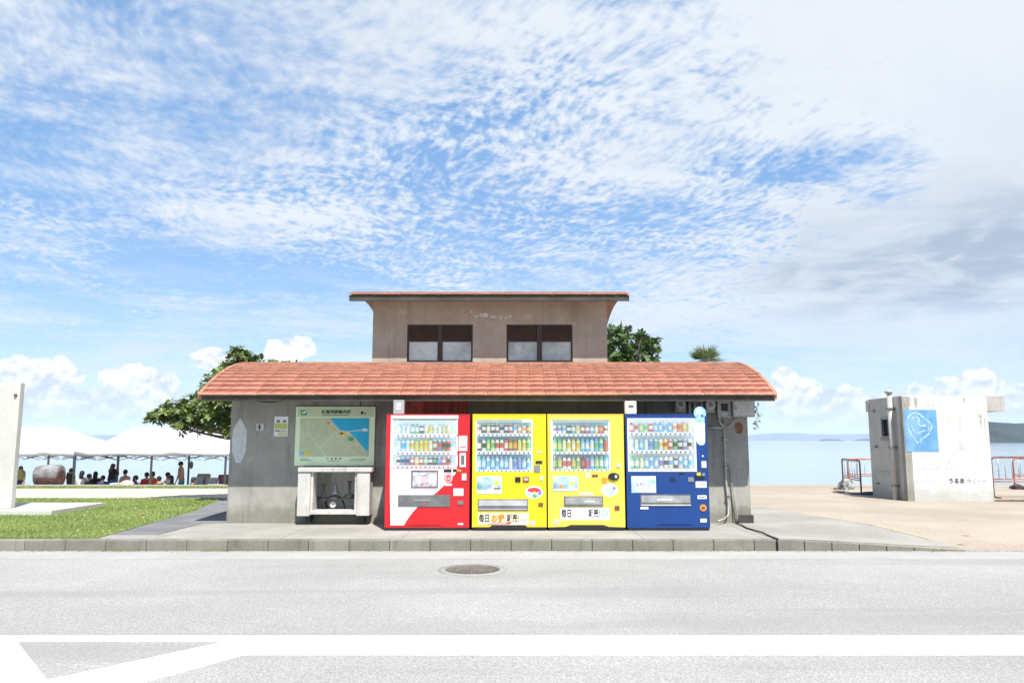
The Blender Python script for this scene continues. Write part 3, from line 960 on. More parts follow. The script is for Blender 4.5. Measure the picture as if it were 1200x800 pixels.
def px_box(name, root, x0, y0, x1, y1, m, out=.004, depth=.02, bevel=0, Y=YM):
    """a piece standing `out` proud of the front"""
    mb = MB().box(fX(x0, Y), fX(x1, Y), Y - out, Y - out + depth, fZ(y1, Y), fZ(y0, Y))
    return mb.build(name, m, root, bevel)
def px_poly(name, root, pts, m, out=.004, depth=.01, Y=YM):
    return MB().prism([(fX(a, Y), fZ(b, Y)) for a, b in pts], Y - out, Y - out + depth).build(name, m, root)
def ellipse(cx, cy, rx, ry, n=28, ph=0):
    return [(cx + rx * math.cos(2 * math.pi * i / n + ph), cy + ry * math.sin(2 * math.pi * i / n + ph)) for i in range(n)]

def machine(label, group, x0, x1, ytop, ybot, m, win, back, rows, mdoor=None, win_frame=None, foot=None, xb0=None, xb1=None):
    """win: display opening in pixels; rows: list of (top, bottom, strip_bottom, [drinks])"""
    cx = fX((x0 + x1) / 2, YM)
    root = empty('vending_machine', (cx, YM + .37, ZP), label, 'vending machine', group)
    X0, X1 = fX(x0, YM), fX(x1, YM)
    Z1, Z0 = fZ(ytop, YM), fZ(ybot, YM)
    wx0, wx1 = fX(win[0], YM), fX(win[2], YM)
    wz1, wz0 = fZ(win[1], YM), fZ(win[3], YM)
    # cabinet (a box with a cavity behind the display)
    mb = MB()
    D = .13
    mb.box(X0 + .03, X1 - .03, YM + D, YMB, Z0 + .01, Z1 - .012)
    mb.build('cabinet', m, root, .008)
    mb = MB()
    mb.box(X0, wx0, YM, YM + D - .003, Z0, Z1); mb.box(wx1, X1, YM, YM + D - .003, Z0, Z1)
    mb.box(wx0, wx1, YM, YM + D - .003, wz1, Z1); mb.box(wx0, wx1, YM, YM + D - .003, Z0, wz0)
    door = mb.build('door_frame', mdoor or m, root)
    bx = MB()
    for (a, b, c, d) in ((X0, X0 + .012, Z0, Z1), (X1 - .012, X1, Z0, Z1), (X0 + .012, X1 - .012, Z1 - .012, Z1)):
        bx.box(a, b, YM - .006, YM + .01, c, d)
    bx.build('edge_trim', m, root)
    MB().box(X0 + .012, X1 - .012, YM + .006, YMB - .02, ZP, Z0 - .001).build('plinth', M_dark, root)
    if foot is not None:
        px_poly('kick_plate', root, foot, M_dark, .008, .012)
    # display
    disp = MB().box(wx0 - .002, wx1 + .002, YM + D - .012, YM + D - .001, wz0, wz1).build('display_back', back, root)
    if win_frame:
        f = MB(); t = .016
        f.box(wx0, wx1, YM - .008, YM + .012, wz1 - t, wz1); f.box(wx0, wx1, YM - .008, YM + .012, wz0, wz0 + t)
        f.box(wx0, wx0 + t, YM - .0075, YM + .012, wz0 + t, wz1 - t); f.box(wx1 - t, wx1, YM - .0075, YM + .012, wz0 + t, wz1 - t)
        f.build('display_frame', win_frame, root)
    rx = root.matrix_basis.translation
    for (ta, tb, ts, items, xi0, xi1, bm_) in rows:
        za = fZ(ta, YM); zb_ = fZ(tb, YM); zs = fZ(ts, YM)
        a, b = fX(xi0, YM), fX(xi1, YM)
        sh = MB(); sh.box(wx0, wx1, YM + .02, YM + D - .013, zs, zb_ - .002)
        sh = sh.build('shelf', M_shelf, root)
        n = len(items)
        dark = MB()
        for i, it in enumerate(items):
            x = a + (b - a) * (i + .5) / n
            h = (za - zb_) * it[4] * .96
            me = drink(*it[:4])
            w = (b - a) / n
            sc = (min(w * .46 / (.155 if it[0] == 'b' else .27), h * (1.15 if it[0] == 'b' else 1.0)), h)
            link('display_' + ('bottle' if it[0] == 'b' else 'can'), me, None, root, Vector((x, YM + .065, zb_)) - rx, scale=(sc[0], sc[0] * .9, sc[1]))
            hz = (zb_ - zs)
            bb = MB().box(x - w * .15, x + w * .15, YM + .012, YM + .0195, zs + hz * .22, zs + hz * .66)
            bb.build('select_button', bm_, sh)
    lamps = MB()
    for xa in (wx0 + .002, wx1 - .014): lamps.box(xa, xa + .012, YM + .022, YM + .034, wz0 + .02, wz1 - .02)
    lamps.box(wx0 + .016, wx1 - .016, YM + .022, YM + .034, wz1 - .014, wz1 - .002)
    lamps.build('display_lamp', M_lamp, root)
    MB().box(wx0 + .001, wx1 - .001, YM + .003, YM + .006, wz0 + .001, wz1 - .001).build('display_glass', M_glass, root)
    return root

def B(a, b, c, h=1.0): return ('b', a, b, c, h)
def C(a, b, h=.62): return ('c', a, b, 0, h)

# red and white machine
r1 = [B(0, 2, 0), B(2, 0, 1), B(2, 9, 0), B(3, 2, 9), B(3, 9, 3, .95), C(8, 9, .8), C(4, 9, .8), B(4, 5, 9, .9), C(9, 4, .8), B(0, 9, 1, .9), B(5, 4, 9, .9), C(4, 9, .8)]
r2 = [B(0, 2, 1), B(0, 1, 0), B(2, 0, 9), B(9, 5, 9), B(5, 4, 5, .9), B(4, 5, 9), B(5, 5, 9), B(4, 9, 6), C(7, 9, .85), C(10, 6, .85), C(7, 8, .85), C(6, 8, .85)]
r3 = [C(9, 8, .9), C(1, 8, .9), C(10, 8, .9), C(6, 9, .9), C(5, 9, .9), C(6, 9, .9), C(3, 9, .9), C(8, 9, .9), C(8, 3, .9), C(10, 1, .9), C(6, 9, .9), C(6, 8, .9)]
m1 = machine('red vending machine with a white swoosh on its front, left end of the row', 'drink vending machines in front of the grey building',
    452.5, 550.5, 485, 618, M_red, (459, 491, 536, 548.5), M_bkA,
    [(495, 508, 512, r1, 464, 528, M_btnr), (513, 528.5, 532.5, r2, 464, 528, M_btnr), (534, 545, 548.5, r3, 464, 528, M_btnr)])
white = [(457.5, 486.5), (537, 486.5), (537, 491), (536.2, 548.5), (535.5, 552), (533, 556)] + [((1 - t) ** 2 * 533 + 2 * (1 - t) * t * 513 + t * t * 496, (1 - t) ** 2 * 556 + 2 * (1 - t) * t * 578 + t * t * 589) for t in [i / 8 for i in range(1, 9)]] + [((1 - t) ** 2 * 496 + 2 * (1 - t) * t * 484 + t * t * 475, (1 - t) ** 2 * 589 + 2 * (1 - t) * t * 598 + t * t * 615) for t in [i / 8 for i in range(1, 9)]] + [(459.5, 615), (458, 570)]
# the white field is cut round the display opening
px_poly('white_field', m1, [(457.5, 486.5), (537, 486.5), (536.8, 490.8), (457.8, 490.8)], M_wpan, .004, .006)
px_poly('white_field', m1, [(457.8, 549)] + [(536.2, 549)] + white[4:], M_wpan, .004, .006)
px_box('white_field', m1, 457.6, 490.9, 458.9, 548.9, M_wpan, .004, .006)
px_box('header_bar', m1, 459, 490.3, 536, 492.2, M_slot, .009, .012)
o = px_box('poster_panel', m1, 482.5, 550.5, 514, 571.5, M_slot, .010, .012)
px_box('poster', o, 484.5, 553, 512.5, 569.5, mat('grey_print_photo', (.35, .33, .36), .4, .5, 22, c2=(.68, .64, .66)), .012, .012)
px_poly('poster_mark', o, ellipse(498, 562, 5, 4, 16), M_pink, .014, .012)
px_box('poster_mark', o, 489, 557, 494, 566, M_stkb, .0135, .012)
px_box('poster_mark', o, 503, 556, 509, 566, M_stk, .0135, .012)
px_box('caption_strip', m1, 482.5, 572, 514, 574, M_pink, .006, .006)
f = px_box('pickup_flap', m1, 467.5, 579.5, 528, 593.5, M_slot, .010, .014, .003)
px_box('flap_handle', f, 486, 584, 505, 587.5, M_steel, .016, .012, .002)
px_box('flap_mark', f, 496.5, 589, 499.5, 590.5, M_redp, .0115, .004)
px_box('slot', m1, 520.5, 549.5, 529.5, 553, M_dark, .010, .012)
px_box('reader', m1, 531, 549.5, 535.5, 552.5, M_dark, .010, .012)
px_box('reader_mark', m1, 536.5, 549.5, 541, 552.5, M_org, .010, .012)
lg = px_poly('round_logo', m1, ellipse(526, 560, 5.4, 5.8), M_redp, .006, .008)
px_poly('logo_ring', lg, ellipse(526, 560, 4.4, 4.8), M_wpan, .0075, .008)
px_poly('logo_disc', lg, ellipse(526, 560, 3.5, 3.9), M_red, .009, .008)
text('lettering', '100', fX(523.6, YM), fX(528.4, YM), fZ(562, YM), fZ(558.4, YM), YM - .0115, M_wpan, lg, .001)
px_box('price_tag', m1, 522, 566.3, 530, 568.8, M_stk, .0065, .004)
px_box('sticker', m1, 537.5, 510.5, 547.5, 528, M_stk, .0065, .004)
px_box('sticker_line', m1, 538.5, 523, 546.5, 524.2, M_redp, .0075, .004)
px_box('sticker_picture', m1, 540, 513, 545.5, 519.5, M_cream, .0075, .004)
o = px_box('bill_acceptor', m1, 538.8, 530.5, 546, 547, M_wpan, .012, .014, .003)
px_box('slot', o, 540.3, 533, 544.5, 544, M_slot, .016, .01)
px_box('coin_unit', m1, 541.5, 554.5, 547, 562.5, M_lgrey, .014, .014, .003)
px_box('sticker', m1, 532, 572, 543.5, 580.5, M_stk, .0065, .004)
px_box('sticker_line', m1, 534, 575, 541.5, 577.5, mat('pale_green_print', (.55, .74, .62), .5), .0075, .004)
px_box('coin_return', m1, 537, 586.3, 543.5, 591, M_slot, .013, .014, .003)
px_box('number_tag', m1, 537.5, 612.5, 543.5, 614.6, M_stk, .0065, .004)
px_poly('lower_shadow_line', m1, [(477, 615.8), (483, 614.2), (515, 614.2), (521, 615.8), (521, 616.4), (477, 616.4)], mat('dark_red_recess', (.30, .01, .015), .5), .003, .004)

def kanji_band(root, x0, y0, x1, y1, mback, flashy):
    bnd = px_box('slogan_sign', root, x0, y0, x1, y1, mback, .006, .008)
    w = x1 - x0; zz = (fZ(y1 - 2.6 * 1.2, YM), fZ(y0 + 1.3, YM))
    k = .005
    text('lettering', '\u6bce\u65e5', fX(x0 + w * .02, YM), fX(x0 + w * .22, YM), zz[0], zz[1], YM - .0085, M_ink, bnd, .001, bold=.025)
    if flashy:
        text('lettering', '\u304a\u5f97', fX(x0 + w * .26, YM), fX(x0 + w * .53, YM), zz[0], zz[1], YM - .0085, M_org, bnd, .001, bold=.05)
        px_poly('red_swash', bnd, [(x0 + w * .1, y1 - 1.4), (x0 + w * .3, y1 - 3), (x0 + w * .66, y1 - 3), (x0 + w * .62, y1 - .6), (x0 + w * .25, y1 - .4)], M_redp, .0075, .008)
        px_box('white_strip', bnd, x0 + w * .16, y1 - 2.0, x0 + w * .56, y1 - 1.3, M_stk, .0082, .006)
    else:
        px_box('faded_print', bnd, x0 + w * .30, y0 + 3, x0 + w * .52, y1 - 4, mat('faded_grey_print', (.60, .62, .62), .6, .1, 30), .0075, .006)
    text('lettering', '\u8ca9\u58f2!', fX(x0 + w * .57, YM), fX(x0 + w * .80, YM), zz[0], zz[1], YM - .0085, M_ink, bnd, .001, bold=.02)
    px_poly('round_print', bnd, ellipse(x0 + w * .90, (y0 + y1) / 2 - 1.0, w * .075, (y1 - y0) * .30, 20), M_pink if flashy else M_skyb, .0085, .008)
    px_poly('round_print', bnd, ellipse(x0 + w * .90, (y0 + y1) / 2 - 1.2, w * .045, (y1 - y0) * .18, 20), M_cream if flashy else M_stk, .0095, .008)
    return bnd
def oval(root, cx, cy, rx, ry, cols):
    s = px_poly('oval_sticker', root, ellipse(cx, cy, rx, ry), M_stk, .006, .008)
    for i, (dx, dy, a, b, m_) in enumerate(cols):
        px_poly('sticker_print', s, ellipse(cx + dx, cy + dy, a, b, 14), m_, .0075 + i * .0008, .007)
# bright yellow machine
q1 = [C(9, 7, .9), C(8, 9, .9), C(5, 9, .9), C(8, 9, .9), C(7, 9, .9), C(9, 8, .9), C(8, 9, .9), C(6, 9, .9), C(9, 1, .9), C(11, 9, .8), C(9, 11, .8), C(7, 5, .8)]
q2 = [B(8, 9, 8, .95), B(9, 8, 9, .95), B(3, 4, 3, .98), B(4, 3, 3, .98), B(9, 6, 8, .98), B(9, 6, 8, .98), B(6, 9, 8, .98), B(7, 5, 11), B(7, 11, 11), B(5, 4, 3), B(4, 5, 3), B(4, 3, 5)]
q3 = [B(1, 0, 9), B(1, 0, 9), B(2, 1, 9), B(1, 0, 9), B(0, 1, 9), B(1, 2, 9), B(1, 0, 9), B(0, 9, 9), B(1, 10, 1, .9), B(10, 1, 9, .9), B(1, 9, 10, .9), B(0, 1, 9, .8)]
m2 = machine('bright yellow vending machine with a rainbow oval sticker, beside the red machine', 'drink vending machines in front of the grey building',
    553.8, 640, 485, 617.6, M_yel, (557.3, 491, 624, 552.8), M_bkB,
    [(495, 507.5, 511, q1, 559, 622, M_btn), (512.5, 528, 532, q2, 559, 622, M_btn), (533.5, 550, 552.6, q3, 559, 622, M_btn)],
    foot=[(554.5, 619.5), (554.5, 617.2), (574, 617.2), (577, 615), (615, 615), (618, 617.2), (639.4, 617.2), (639.4, 619.5)])
px_box('header_bar', m2, 557.5, 491, 612, 494.6, M_grey, .004, .03)
px_box('header_label', m2, 612.2, 491, 623.8, 494.4, M_stk, .004, .03)
o = px_box('poster', m2, 559, 557.5, 588, 578.5, mat('poster_sky', (.22, .42, .66), .4, .4, 6, c2=(.62, .76, .84)), .006, .008)
px_box('poster_base', o, 559.5, 573.5, 587.5, 578.3, M_stk, .0075, .006)
px_poly('poster_mark', o, ellipse(582, 566, 2.8, 3.2, 14), M_gold, .0078, .006)
px_box('poster_mark', o, 579, 571, 586.5, 573.2, M_slot, .0082, .006)
px_poly('poster_mark', o, ellipse(563, 571, 2, 2, 12), M_grn, .0078, .006)
px_box('slot', m2, 603.5, 558.5, 610, 564.8, M_dark, .012, .014, .003)
px_box('slot', m2, 612.5, 558.5, 619.8, 564.8, M_brn, .012, .014, .003)
px_box('slot_lip', m2, 613.8, 560, 618.5, 562.5, M_pink, .016, .012)
px_box('coin_slot', m2, 627.5, 539.6, 635.5, 542.8, M_dark, .014, .014, .002)
px_box('bill_acceptor', m2, 625.5, 544.8, 633, 552.6, M_steel, .014, .014, .003)
px_box('price_tag', m2, 629, 528, 634.5, 530.5, M_pink, .006, .004)
px_box('coin_unit', m2, 632.6, 557.5, 636.2, 563, M_lgrey, .012, .012, .002)
oval(m2, 625.5, 576.5, 10.5, 7.4, [(0, -2.6, 7.6, 3.0, M_redp), (-6.2, 1.6, 2.3, 2.4, M_skyb), (-2.4, 2.6, 1.9, 2.6, M_stkb), (.8, 4.2, 2.3, 2.3, M_grn), (4.2, 2.6, 2.2, 2.6, M_skyb), (7.0, .2, 2.0, 3.0, M_pur), (.6, .2, 1.6, 1.4, M_gold)])
f = px_box('pickup_flap', m2, 560.2, 584.5, 618.8, 598.2, M_slot, .008, .010)
px_box('flap_glass', f, 561.5, 585.8, 617.8, 592.4, M_flapL, .012, .010, .003)
px_box('flap_lip', f, 561.5, 595.6, 617.8, 597.0, M_grey, .011, .008)
px_box('coin_return', m2, 630.5, 588.6, 636.2, 593, M_brn, .012, .012, .003)
kanji_band(m2, 560.5, 600.5, 619.5, 614.6, mat('cream_sign', (.78, .72, .50), .5, .03, 8), True)
px_poly('round_sticker', m2, ellipse(624, 612.4, 3.2, 3.0, 20), M_pink, .006, .006)
# pale yellow machine
t1 = [C(9, 10, .85), C(9, 10, .9), C(9, 1, .9), C(8, 9, .9), C(3, 9, .9), C(9, 5, .9), C(7, 9, .9), C(6, 9, .9), C(1, 9, .85), C(5, 9, .85), C(6, 11, .85), C(9, 7, .85)]
t2 = [B(3, 4, 3), B(3, 4, 3), B(4, 9, 3), B(9, 5, 9), B(5, 9, 5), B(4, 5, 9), B(1, 0, 9), B(1, 9, 1), B(0, 9, 1), B(1, 3, 9), B(4, 1, 9), B(7, 6, 9)]
t3 = [B(7, 3, 9, .95), B(3, 5, 9, .95), B(9, 6, 6, .95), B(9, 6, 6, .95), B(3, 5, 9, .95), B(5, 3, 9, .95), B(8, 6, 7, .95), B(10, 6, 7, .95), B(1, 0, 9), B(3, 4, 9), B(3, 2, 9), B(1, 0, 1)]
m3 = machine('paler yellow vending machine with a white slogan sign, between the bright yellow and blue machines', 'drink vending machines in front of the grey building',
    641.8, 731, 485, 617.6, M_yel2, (646, 491, 715, 551.8), M_bkB,
    [(496, 508, 511, t1, 648, 713, M_btn), (512.5, 529, 532, t2, 648, 713, M_btn), (533, 549.3, 551.6, t3, 648, 713, M_btn)],
    foot=[(642.5, 619.8), (642.5, 617.4), (662, 616.8), (668, 614.6), (706, 614.6), (712, 616.8), (730.4, 617.4), (730.4, 619.8)])
px_box('header_bar', m3, 646.2, 491, 714.8, 494.4, M_grey, .004, .03)
o = px_box('poster', m3, 648, 557.5, 677, 575, mat('poster_sea', (.25, .48, .70), .4, .4, 6, c2=(.58, .76, .84)), .006, .008)
px_poly('poster_mark', o, ellipse(657, 569.5, 2.3, 2.4, 14), M_org, .0078, .006)
px_poly('poster_mark', o, ellipse(670, 566, 2.6, 2.6, 14), M_gold, .0078, .006)
px_box('poster_base', o, 648.5, 572.8, 676.5, 574.8, M_stk, .0082, .006)
px_box('caption_strip', m3, 678, 576.8, 694, 579.6, M_stk, .006, .005)
px_box('coin_slot', m3, 693, 555.6, 700.4, 558.2, M_brn, .012, .012, .002)
px_box('small_label', m3, 686, 553.6, 691, 559.2, M_stkb, .006, .005)
px_poly('card_reader', m3, ellipse(718.5, 558.0, 6.6, 4.4, 20), M_dark, .024, .028)
px_poly('reader_button', m3, ellipse(721, 558.0, 1.7, 2.0, 12), M_lgrey, .028, .01)
px_box('round_key', m3, 722.3, 542.4, 726.3, 547.6, M_lgrey, .012, .012, .002)
px_box('square_sticker', m3, 704.5, 559.4, 711, 566, M_org, .006, .005)
oval(m3, 713.5, 573.8, 9.6, 7.6, [(-1, -1.6, 6.4, 3.0, M_stkb), (3.5, .8, 3.0, 2.6, M_skyb), (-3.0, 2.2, 2.2, 1.8, M_stkb), (1.6, 4.2, 2.4, 2.0, M_skyb), (5.4, -2.4, 1.9, 1.7, M_pur)])
f = px_box('pickup_flap', m3, 660.2, 581, 705.8, 593.4, M_slot, .010, .012)
px_box('flap_glass', f, 661.5, 582.2, 704.8, 590.6, mat('grey_clear_flap', (.28, .29, .28), .2, .3, 3, spec=.8), .014, .010, .003)
px_box('flap_handle', f, 684, 586.0, 696, 588.6, M_lgrey, .018, .008, .002)
px_box('coin_return', m3, 719, 592.2, 724.8, 597.6, M_brn, .012, .012, .003)
kanji_band(m3, 656, 594.6, 713, 609.0, M_stk, False)
px_poly('round_sticker', m3, ellipse(651.5, 611, 3.4, 2.9, 20), M_pink, .006, .006)
# blue machine
u1 = [B(6, 9, 9, .95), B(9, 6, 9, .95), B(3, 4, 9, .9), B(4, 3, 9, .9), C(6, 9, .8), B(1, 0, 9, .95), B(1, 0, 9, .95), B(0, 1, 9, .95), B(1, 0, 9, .95), C(9, 11, .8), C(11, 6, .85), C(5, 4, .85), C(9, 4, .85)]
u2 = [B(9, 0, 9, .95), B(0, 9, 9, .95), B(1, 0, 9, .95), B(0, 9, 1, .95), C(1, 10, .85), C(3, 1, .85), C(9, 5, .85), C(5, 6, .85), C(6, 9, .85), C(3, 8, .85), C(8, 9, .85), C(10, 9, .85), C(9, 8, .85)]
u3 = [B(3, 9, 3, .95), B(3, 9, 9, .95), B(4, 9, 3, .9), B(1, 9, 1, .95), B(0, 1, 1, .95), B(1, 9, 10, .95), B(9, 10, 9, .95), C(9, 8, .85), C(9, 1, .85), C(8, 9, .85), C(9, 1, .85), C(1, 9, .85), C(0, 1, .85)]
m4 = machine('deep blue vending machine with silver display frame, right end of the row', 'drink vending machines in front of the grey building',
    733.3, 829, 485, 618.2, M_blu, (735.5, 490, 815.5, 552.2), M_bkC,
    [(492.5, 506, 510, u1, 738, 812, M_btn), (512, 527, 531, u2, 738, 812, M_btn), (532.5, 549, 552, u3, 738, 812, M_btn)], win_frame=M_shelf)
o = px_box('poster', m4, 739, 557.5, 767.5, 577, mat('poster_pale_blue', (.38, .62, .80), .4, .2, 6, c2=(.62, .76, .84)), .006, .008)
px_box('poster_note', o, 743, 560, 757, 575, M_stk, .0078, .006)
px_box('poster_note', o, 759, 562, 766, 566, M_skyb, .0078, .006)
text('lettering', '\u8ca9\u58f2\u4e2d', fX(744.5, YM), fX(755.5, YM), fZ(570, YM), fZ(565, YM), YM - .0092, M_inkb, o, .0008)
px_box('slot', m4, 784.2, 558.8, 790.4, 564.4, mat('dark_blue_plastic', (.012, .02, .07), .4), .008, .012, .002)
px_box('coin_slot', m4, 795, 553.5, 800.5, 555.6, M_dark, .008, .01)
px_box('coin_unit', m4, 805, 559, 811.6, 564.4, M_steel, .014, .014, .003)
px_box('lock_arm', m4, 813.5, 555.6, 824.5, 559.2, M_dark, .03, .03, .004)
px_box('lock_cap', m4, 815, 553.4, 819.5, 556.8, M_gold, .034, .01, .002)
px_box('lock_cap', m4, 821, 554, 824.6, 557.2, M_steel, .036, .01, .002)
st = px_box('tall_sticker', m4, 816.2, 489, 826.4, 517, M_stk, .006, .006)
px_poly('sticker_foot', st, [(816.2, 516.9), (826.4, 516.9), (825.6, 520), (823, 521.6), (819.6, 521.2), (817.4, 519.4)], M_stkb, .006, .006)
px_poly('sticker_head', st, ellipse(821.2, 483.6, 7.2, 7.4), M_skyb, .009, .008)
px_poly('sticker_print', st, ellipse(820.2, 482.2, 3.2, 2.8, 14), M_stk, .011, .006)
px_poly('sticker_print', st, ellipse(823.6, 487.0, 1.7, 1.9, 14), M_inkb, .0115, .006)
px_box('sticker_band', st, 816.4, 490, 826.2, 495, M_skyb, .0075, .005)
for yy in (499, 503.5, 508, 512.5):
    px_box('sticker_line', st, 817.6, yy, 825, yy + 1.1, M_stkb, .0075, .005)
px_box('bill_acceptor', m4, 821, 540, 827, 548, M_lgrey, .014, .014, .003)
px_poly('lamp_dot', m4, ellipse(823, 534, .9, 1.1, 10), M_stk, .008, .006)
for yy in (542, 545.8):
    px_poly('round_button', m4, ellipse(824, yy, 1.5, 1.5, 12), M_stk, .018, .008)
for (a, b, c, d, mm) in ((813.8, 563.8, 826.4, 571, M_stk), (815.4, 580, 826, 584.2, M_stk)):
    o = px_box('label_plate', m4, a, b, c, d, mm, .007, .006)
    px_box('label_line', o, a + 1.4, (b + d) / 2 - .5, c - 1.4, (b + d) / 2 + .5, M_inkb, .0082, .005)
px_poly('coin_return', m4, ellipse(821.6, 594.6, 3.9, 3.9, 20), M_org, .012, .012)
px_poly('coin_hole', m4, ellipse(821.6, 594.8, 2.2, 1.9, 16), M_brn, .014, .01)
px_box('number_tag', m4, 818, 607.4, 825.2, 611.6, M_stk, .007, .006)
f = px_box('pickup_flap', m4, 749, 579, 807.6, 592.4, M_slot, .010, .012)
px_box('flap_glass', f, 750.4, 580.6, 806.6, 588.6, mat('steel_flap', (.30, .30, .31), .25, .3, 3, spec=.8), .014, .010, .003)
px_box('flap_handle', f, 768, 583.6, 786, 586.6, M_lgrey, .018, .008, .002)
px_box('flap_lip', f, 749.4, 590.8, 807.4, 592.2, M_lgrey, .015, .008)
px_box('small_label', m4, 748.8, 593.8, 758, 596.2, M_stk, .007, .006)
px_poly('foot_recess', m4, [(766, 615.2), (772, 613.8), (806, 613.8), (811, 615.2)], mat('navy_recess', (.004, .015, .09), .5), .004, .006)

# ------------------------------------------------------------------ things on the front wall
def wall_thing(name, label, cat, px, py, Y=YW, group=None):
    return empty(name, (fX(px, Y), Y, fZ(py, Y)), label, cat, group)
def wb(name, root, x0, y0, x1, y1, ya, yb, m, bevel=0, Y=None):
    Y = YW if Y is None else Y
    return MB().box(fX(x0, Y), fX(x1, Y), ya, yb, fZ(y1, Y), fZ(y0, Y)).build(name, m, root, bevel)
def wp(name, root, pts, y, th, m, Y=YW):
    return MB().prism([(fX(a, Y), fZ(b, Y)) for a, b in pts], y, y + th).build(name, m, root)
# map board
t = wall_thing('map_board', 'pale green area map board with blue sea, hung above the white wash cabinet', 'map board', 393, 511)
M_bg = mat('map_frame_green', (.74, .88, .60), .5, .03, 3)
M_bgd = mat('map_title_green', (.52, .62, .42), .5, .04, 3)
wb('frame', t, 346.5, 476.5, 439.5, 545.4, YW - .055, YW - .003, M_bg, .006)
yb_ = YW - .058
wb('title_band', t, 348.5, 478.2, 438, 488.2, yb_, YW - .05, M_bgd)
mp = wb('map_sheet', t, 352, 489.6, 433, 534.5, yb_ - .0005, YW - .05, mat('map_land', (.50, .56, .36), .5, .06, 4))
yy = yb_ - .003
wp('map_sea', mp, [(387.5, 490), (432.6, 490), (432.6, 528), (430, 528), (421, 517), (412, 508), (408, 505), (399, 503.6), (394.5, 499), (391, 495)], yy, .004, mat('map_sea_blue', (.01, .42, .66), .5, .05, 4))
def road(pts, w, m, y, nm='map_road'):
    mb = MB()
    P_ = [Vector((fX(a, YW), fZ(b, YW))) for a, b in pts]
    for a, b in zip(P_, P_[1:]):
        d = (b - a).normalized(); n = Vector((-d.y, d.x)) * w / 2
        mb.prism([tuple(a - n - d * w * .3), tuple(b - n + d * w * .3), tuple(b + n + d * w * .3), tuple(a + n - d * w * .3)], y, y + .003)
        y -= .0002
    return mb.build(nm, m, mp)
M_rd = mat('map_road_pale', (.66, .70, .54), .5, .03, 4)
M_coast = mat('map_coast', (.62, .66, .55), .5, .03, 4)
road([(385, 490), (390, 497), (396, 503), (401, 505), (408, 506), (414, 512), (421, 519), (428, 528)], .018, M_coast, yy - .001, 'map_coastline')
road([(408, 506), (414, 504.6), (424, 504), (430, 503.4)], .012, M_stk, yy - .0015, 'map_sea_road')
wp('map_island', mp, [(424, 502.6), (428, 501.4), (431.4, 502.4), (431, 505), (426, 505.4)], yy - .003, .004, M_stk)
for pts, w in (([(360, 492), (362, 503), (363, 509), (370, 518), (376, 525), (381, 531), (382, 534)], .02), ([(353, 504), (357, 508), (363, 509)], .013), ([(376, 525), (382, 519), (388, 512), (392, 506), (396, 503)], .016), ([(363, 509), (368, 506), (376, 505)], .012), ([(368, 496), (366, 504)], .010), ([(378, 512), (384, 514)], .010),
               ([(392, 504), (400, 512), (405, 519), (411, 525), (418, 532)], .016), ([(400, 514), (404, 510), (409, 508)], .012), ([(391, 518), (399, 519), (403, 515)], .011), ([(356, 520), (355, 509)], .010), ([(409, 523), (416, 521), (421, 526)], .010), ([(366, 513), (372, 511), (375, 508)], .009)):
    road(pts, w * .8, M_rd, yy - .001)
for (a, b, c, d, mm) in ((402, 509, 3.4, 2.2, M_gold), (409, 507.5, 2.6, 1.6, M_cream), (412, 514, 3.6, 2.6, M_grn), (419, 519.5, 1.6, 3.0, M_cream), (385, 495.5, 1.5, 1.6, M_org), (393, 504, 1.4, 1.4, M_gold), (400.5, 507.5, 2.2, 1.4, M_org)):
    wp('map_spot', mp, ellipse(a, b, c, d, 10), yy - .0035, .003, mm)
wb('map_legend', mp, 352, 528.4, 357, 533, yy - .001, yy + .003, M_skyb)
wb('map_legend', mp, 358, 529, 364.5, 532.6, yy - .001, yy + .003, M_gold)
wb('caption_band', t, 380, 534.8, 419, 541, yb_, YW - .05, M_bg)
def wtext(root, s, x0, y0, x1, y1, m, y, bold=0.0, Y=YW):
    return text('lettering', s, fX(x0, Y), fX(x1, Y), fZ(y1, Y), fZ(y0, Y), y, m, root, .0008, bold=bold)
wtext(t, '\u7167\u9593\u6d77\u5cb8\u6848\u5185\u56f3', 376.8, 480.2, 410.5, 484.8, M_ink, yb_ - .0012, .03)
wb('small_print_line', t, 377, 486.0, 409, 486.9, yb_ - .001, yb_ + .004, mat('map_print_grey', (.20, .26, .16), .6))
wtext(t, '\u3046 \u308b \u307e \u5e02', 383.8, 535.6, 401.6, 538.4, M_ink, yb_ - .0012, .02)
wb('small_print_line', t, 385, 539.4, 399, 540.0, yb_ - .001, yb_ + .004, MATS['map_print_grey'])
for k, (a, b, c) in enumerate(((353, 362, 536.8), (353, 366, 538.6), (412, 430, 537), (410, 428, 539))):
    wb('small_print_line', t, a, c, b, c + .7, yb_ - .001, yb_ + .004, MATS['map_print_grey'])
lgm = wp('green_emblem', t, [(352.5, 480.5), (359.5, 480.5), (359.5, 486.4), (352.5, 486.4)], yb_ - .001, .004, mat('emblem_green', (.05, .32, .14), .5, .05, 4))
wp('emblem_wave', lgm, [(352.8, 484.0), (355, 482.2), (357.2, 481.8), (359.2, 480.8), (358.6, 483.4), (356, 484.6)], yb_ - .0025, .003, M_stk)
wp('map_mark', t, ellipse(424.2, 483.6, 1.9, 1.9, 12), yb_ - .0012, .003, M_ink)
wp('map_mark', t, ellipse(427.9, 484.2, 1.0, 1.3, 10), yb_ - .0012, .003, M_brn)
wb('bolt_hook', t, 421, 470.2, 421.9, 476.4, YW - .02, YW - .003, M_dark)
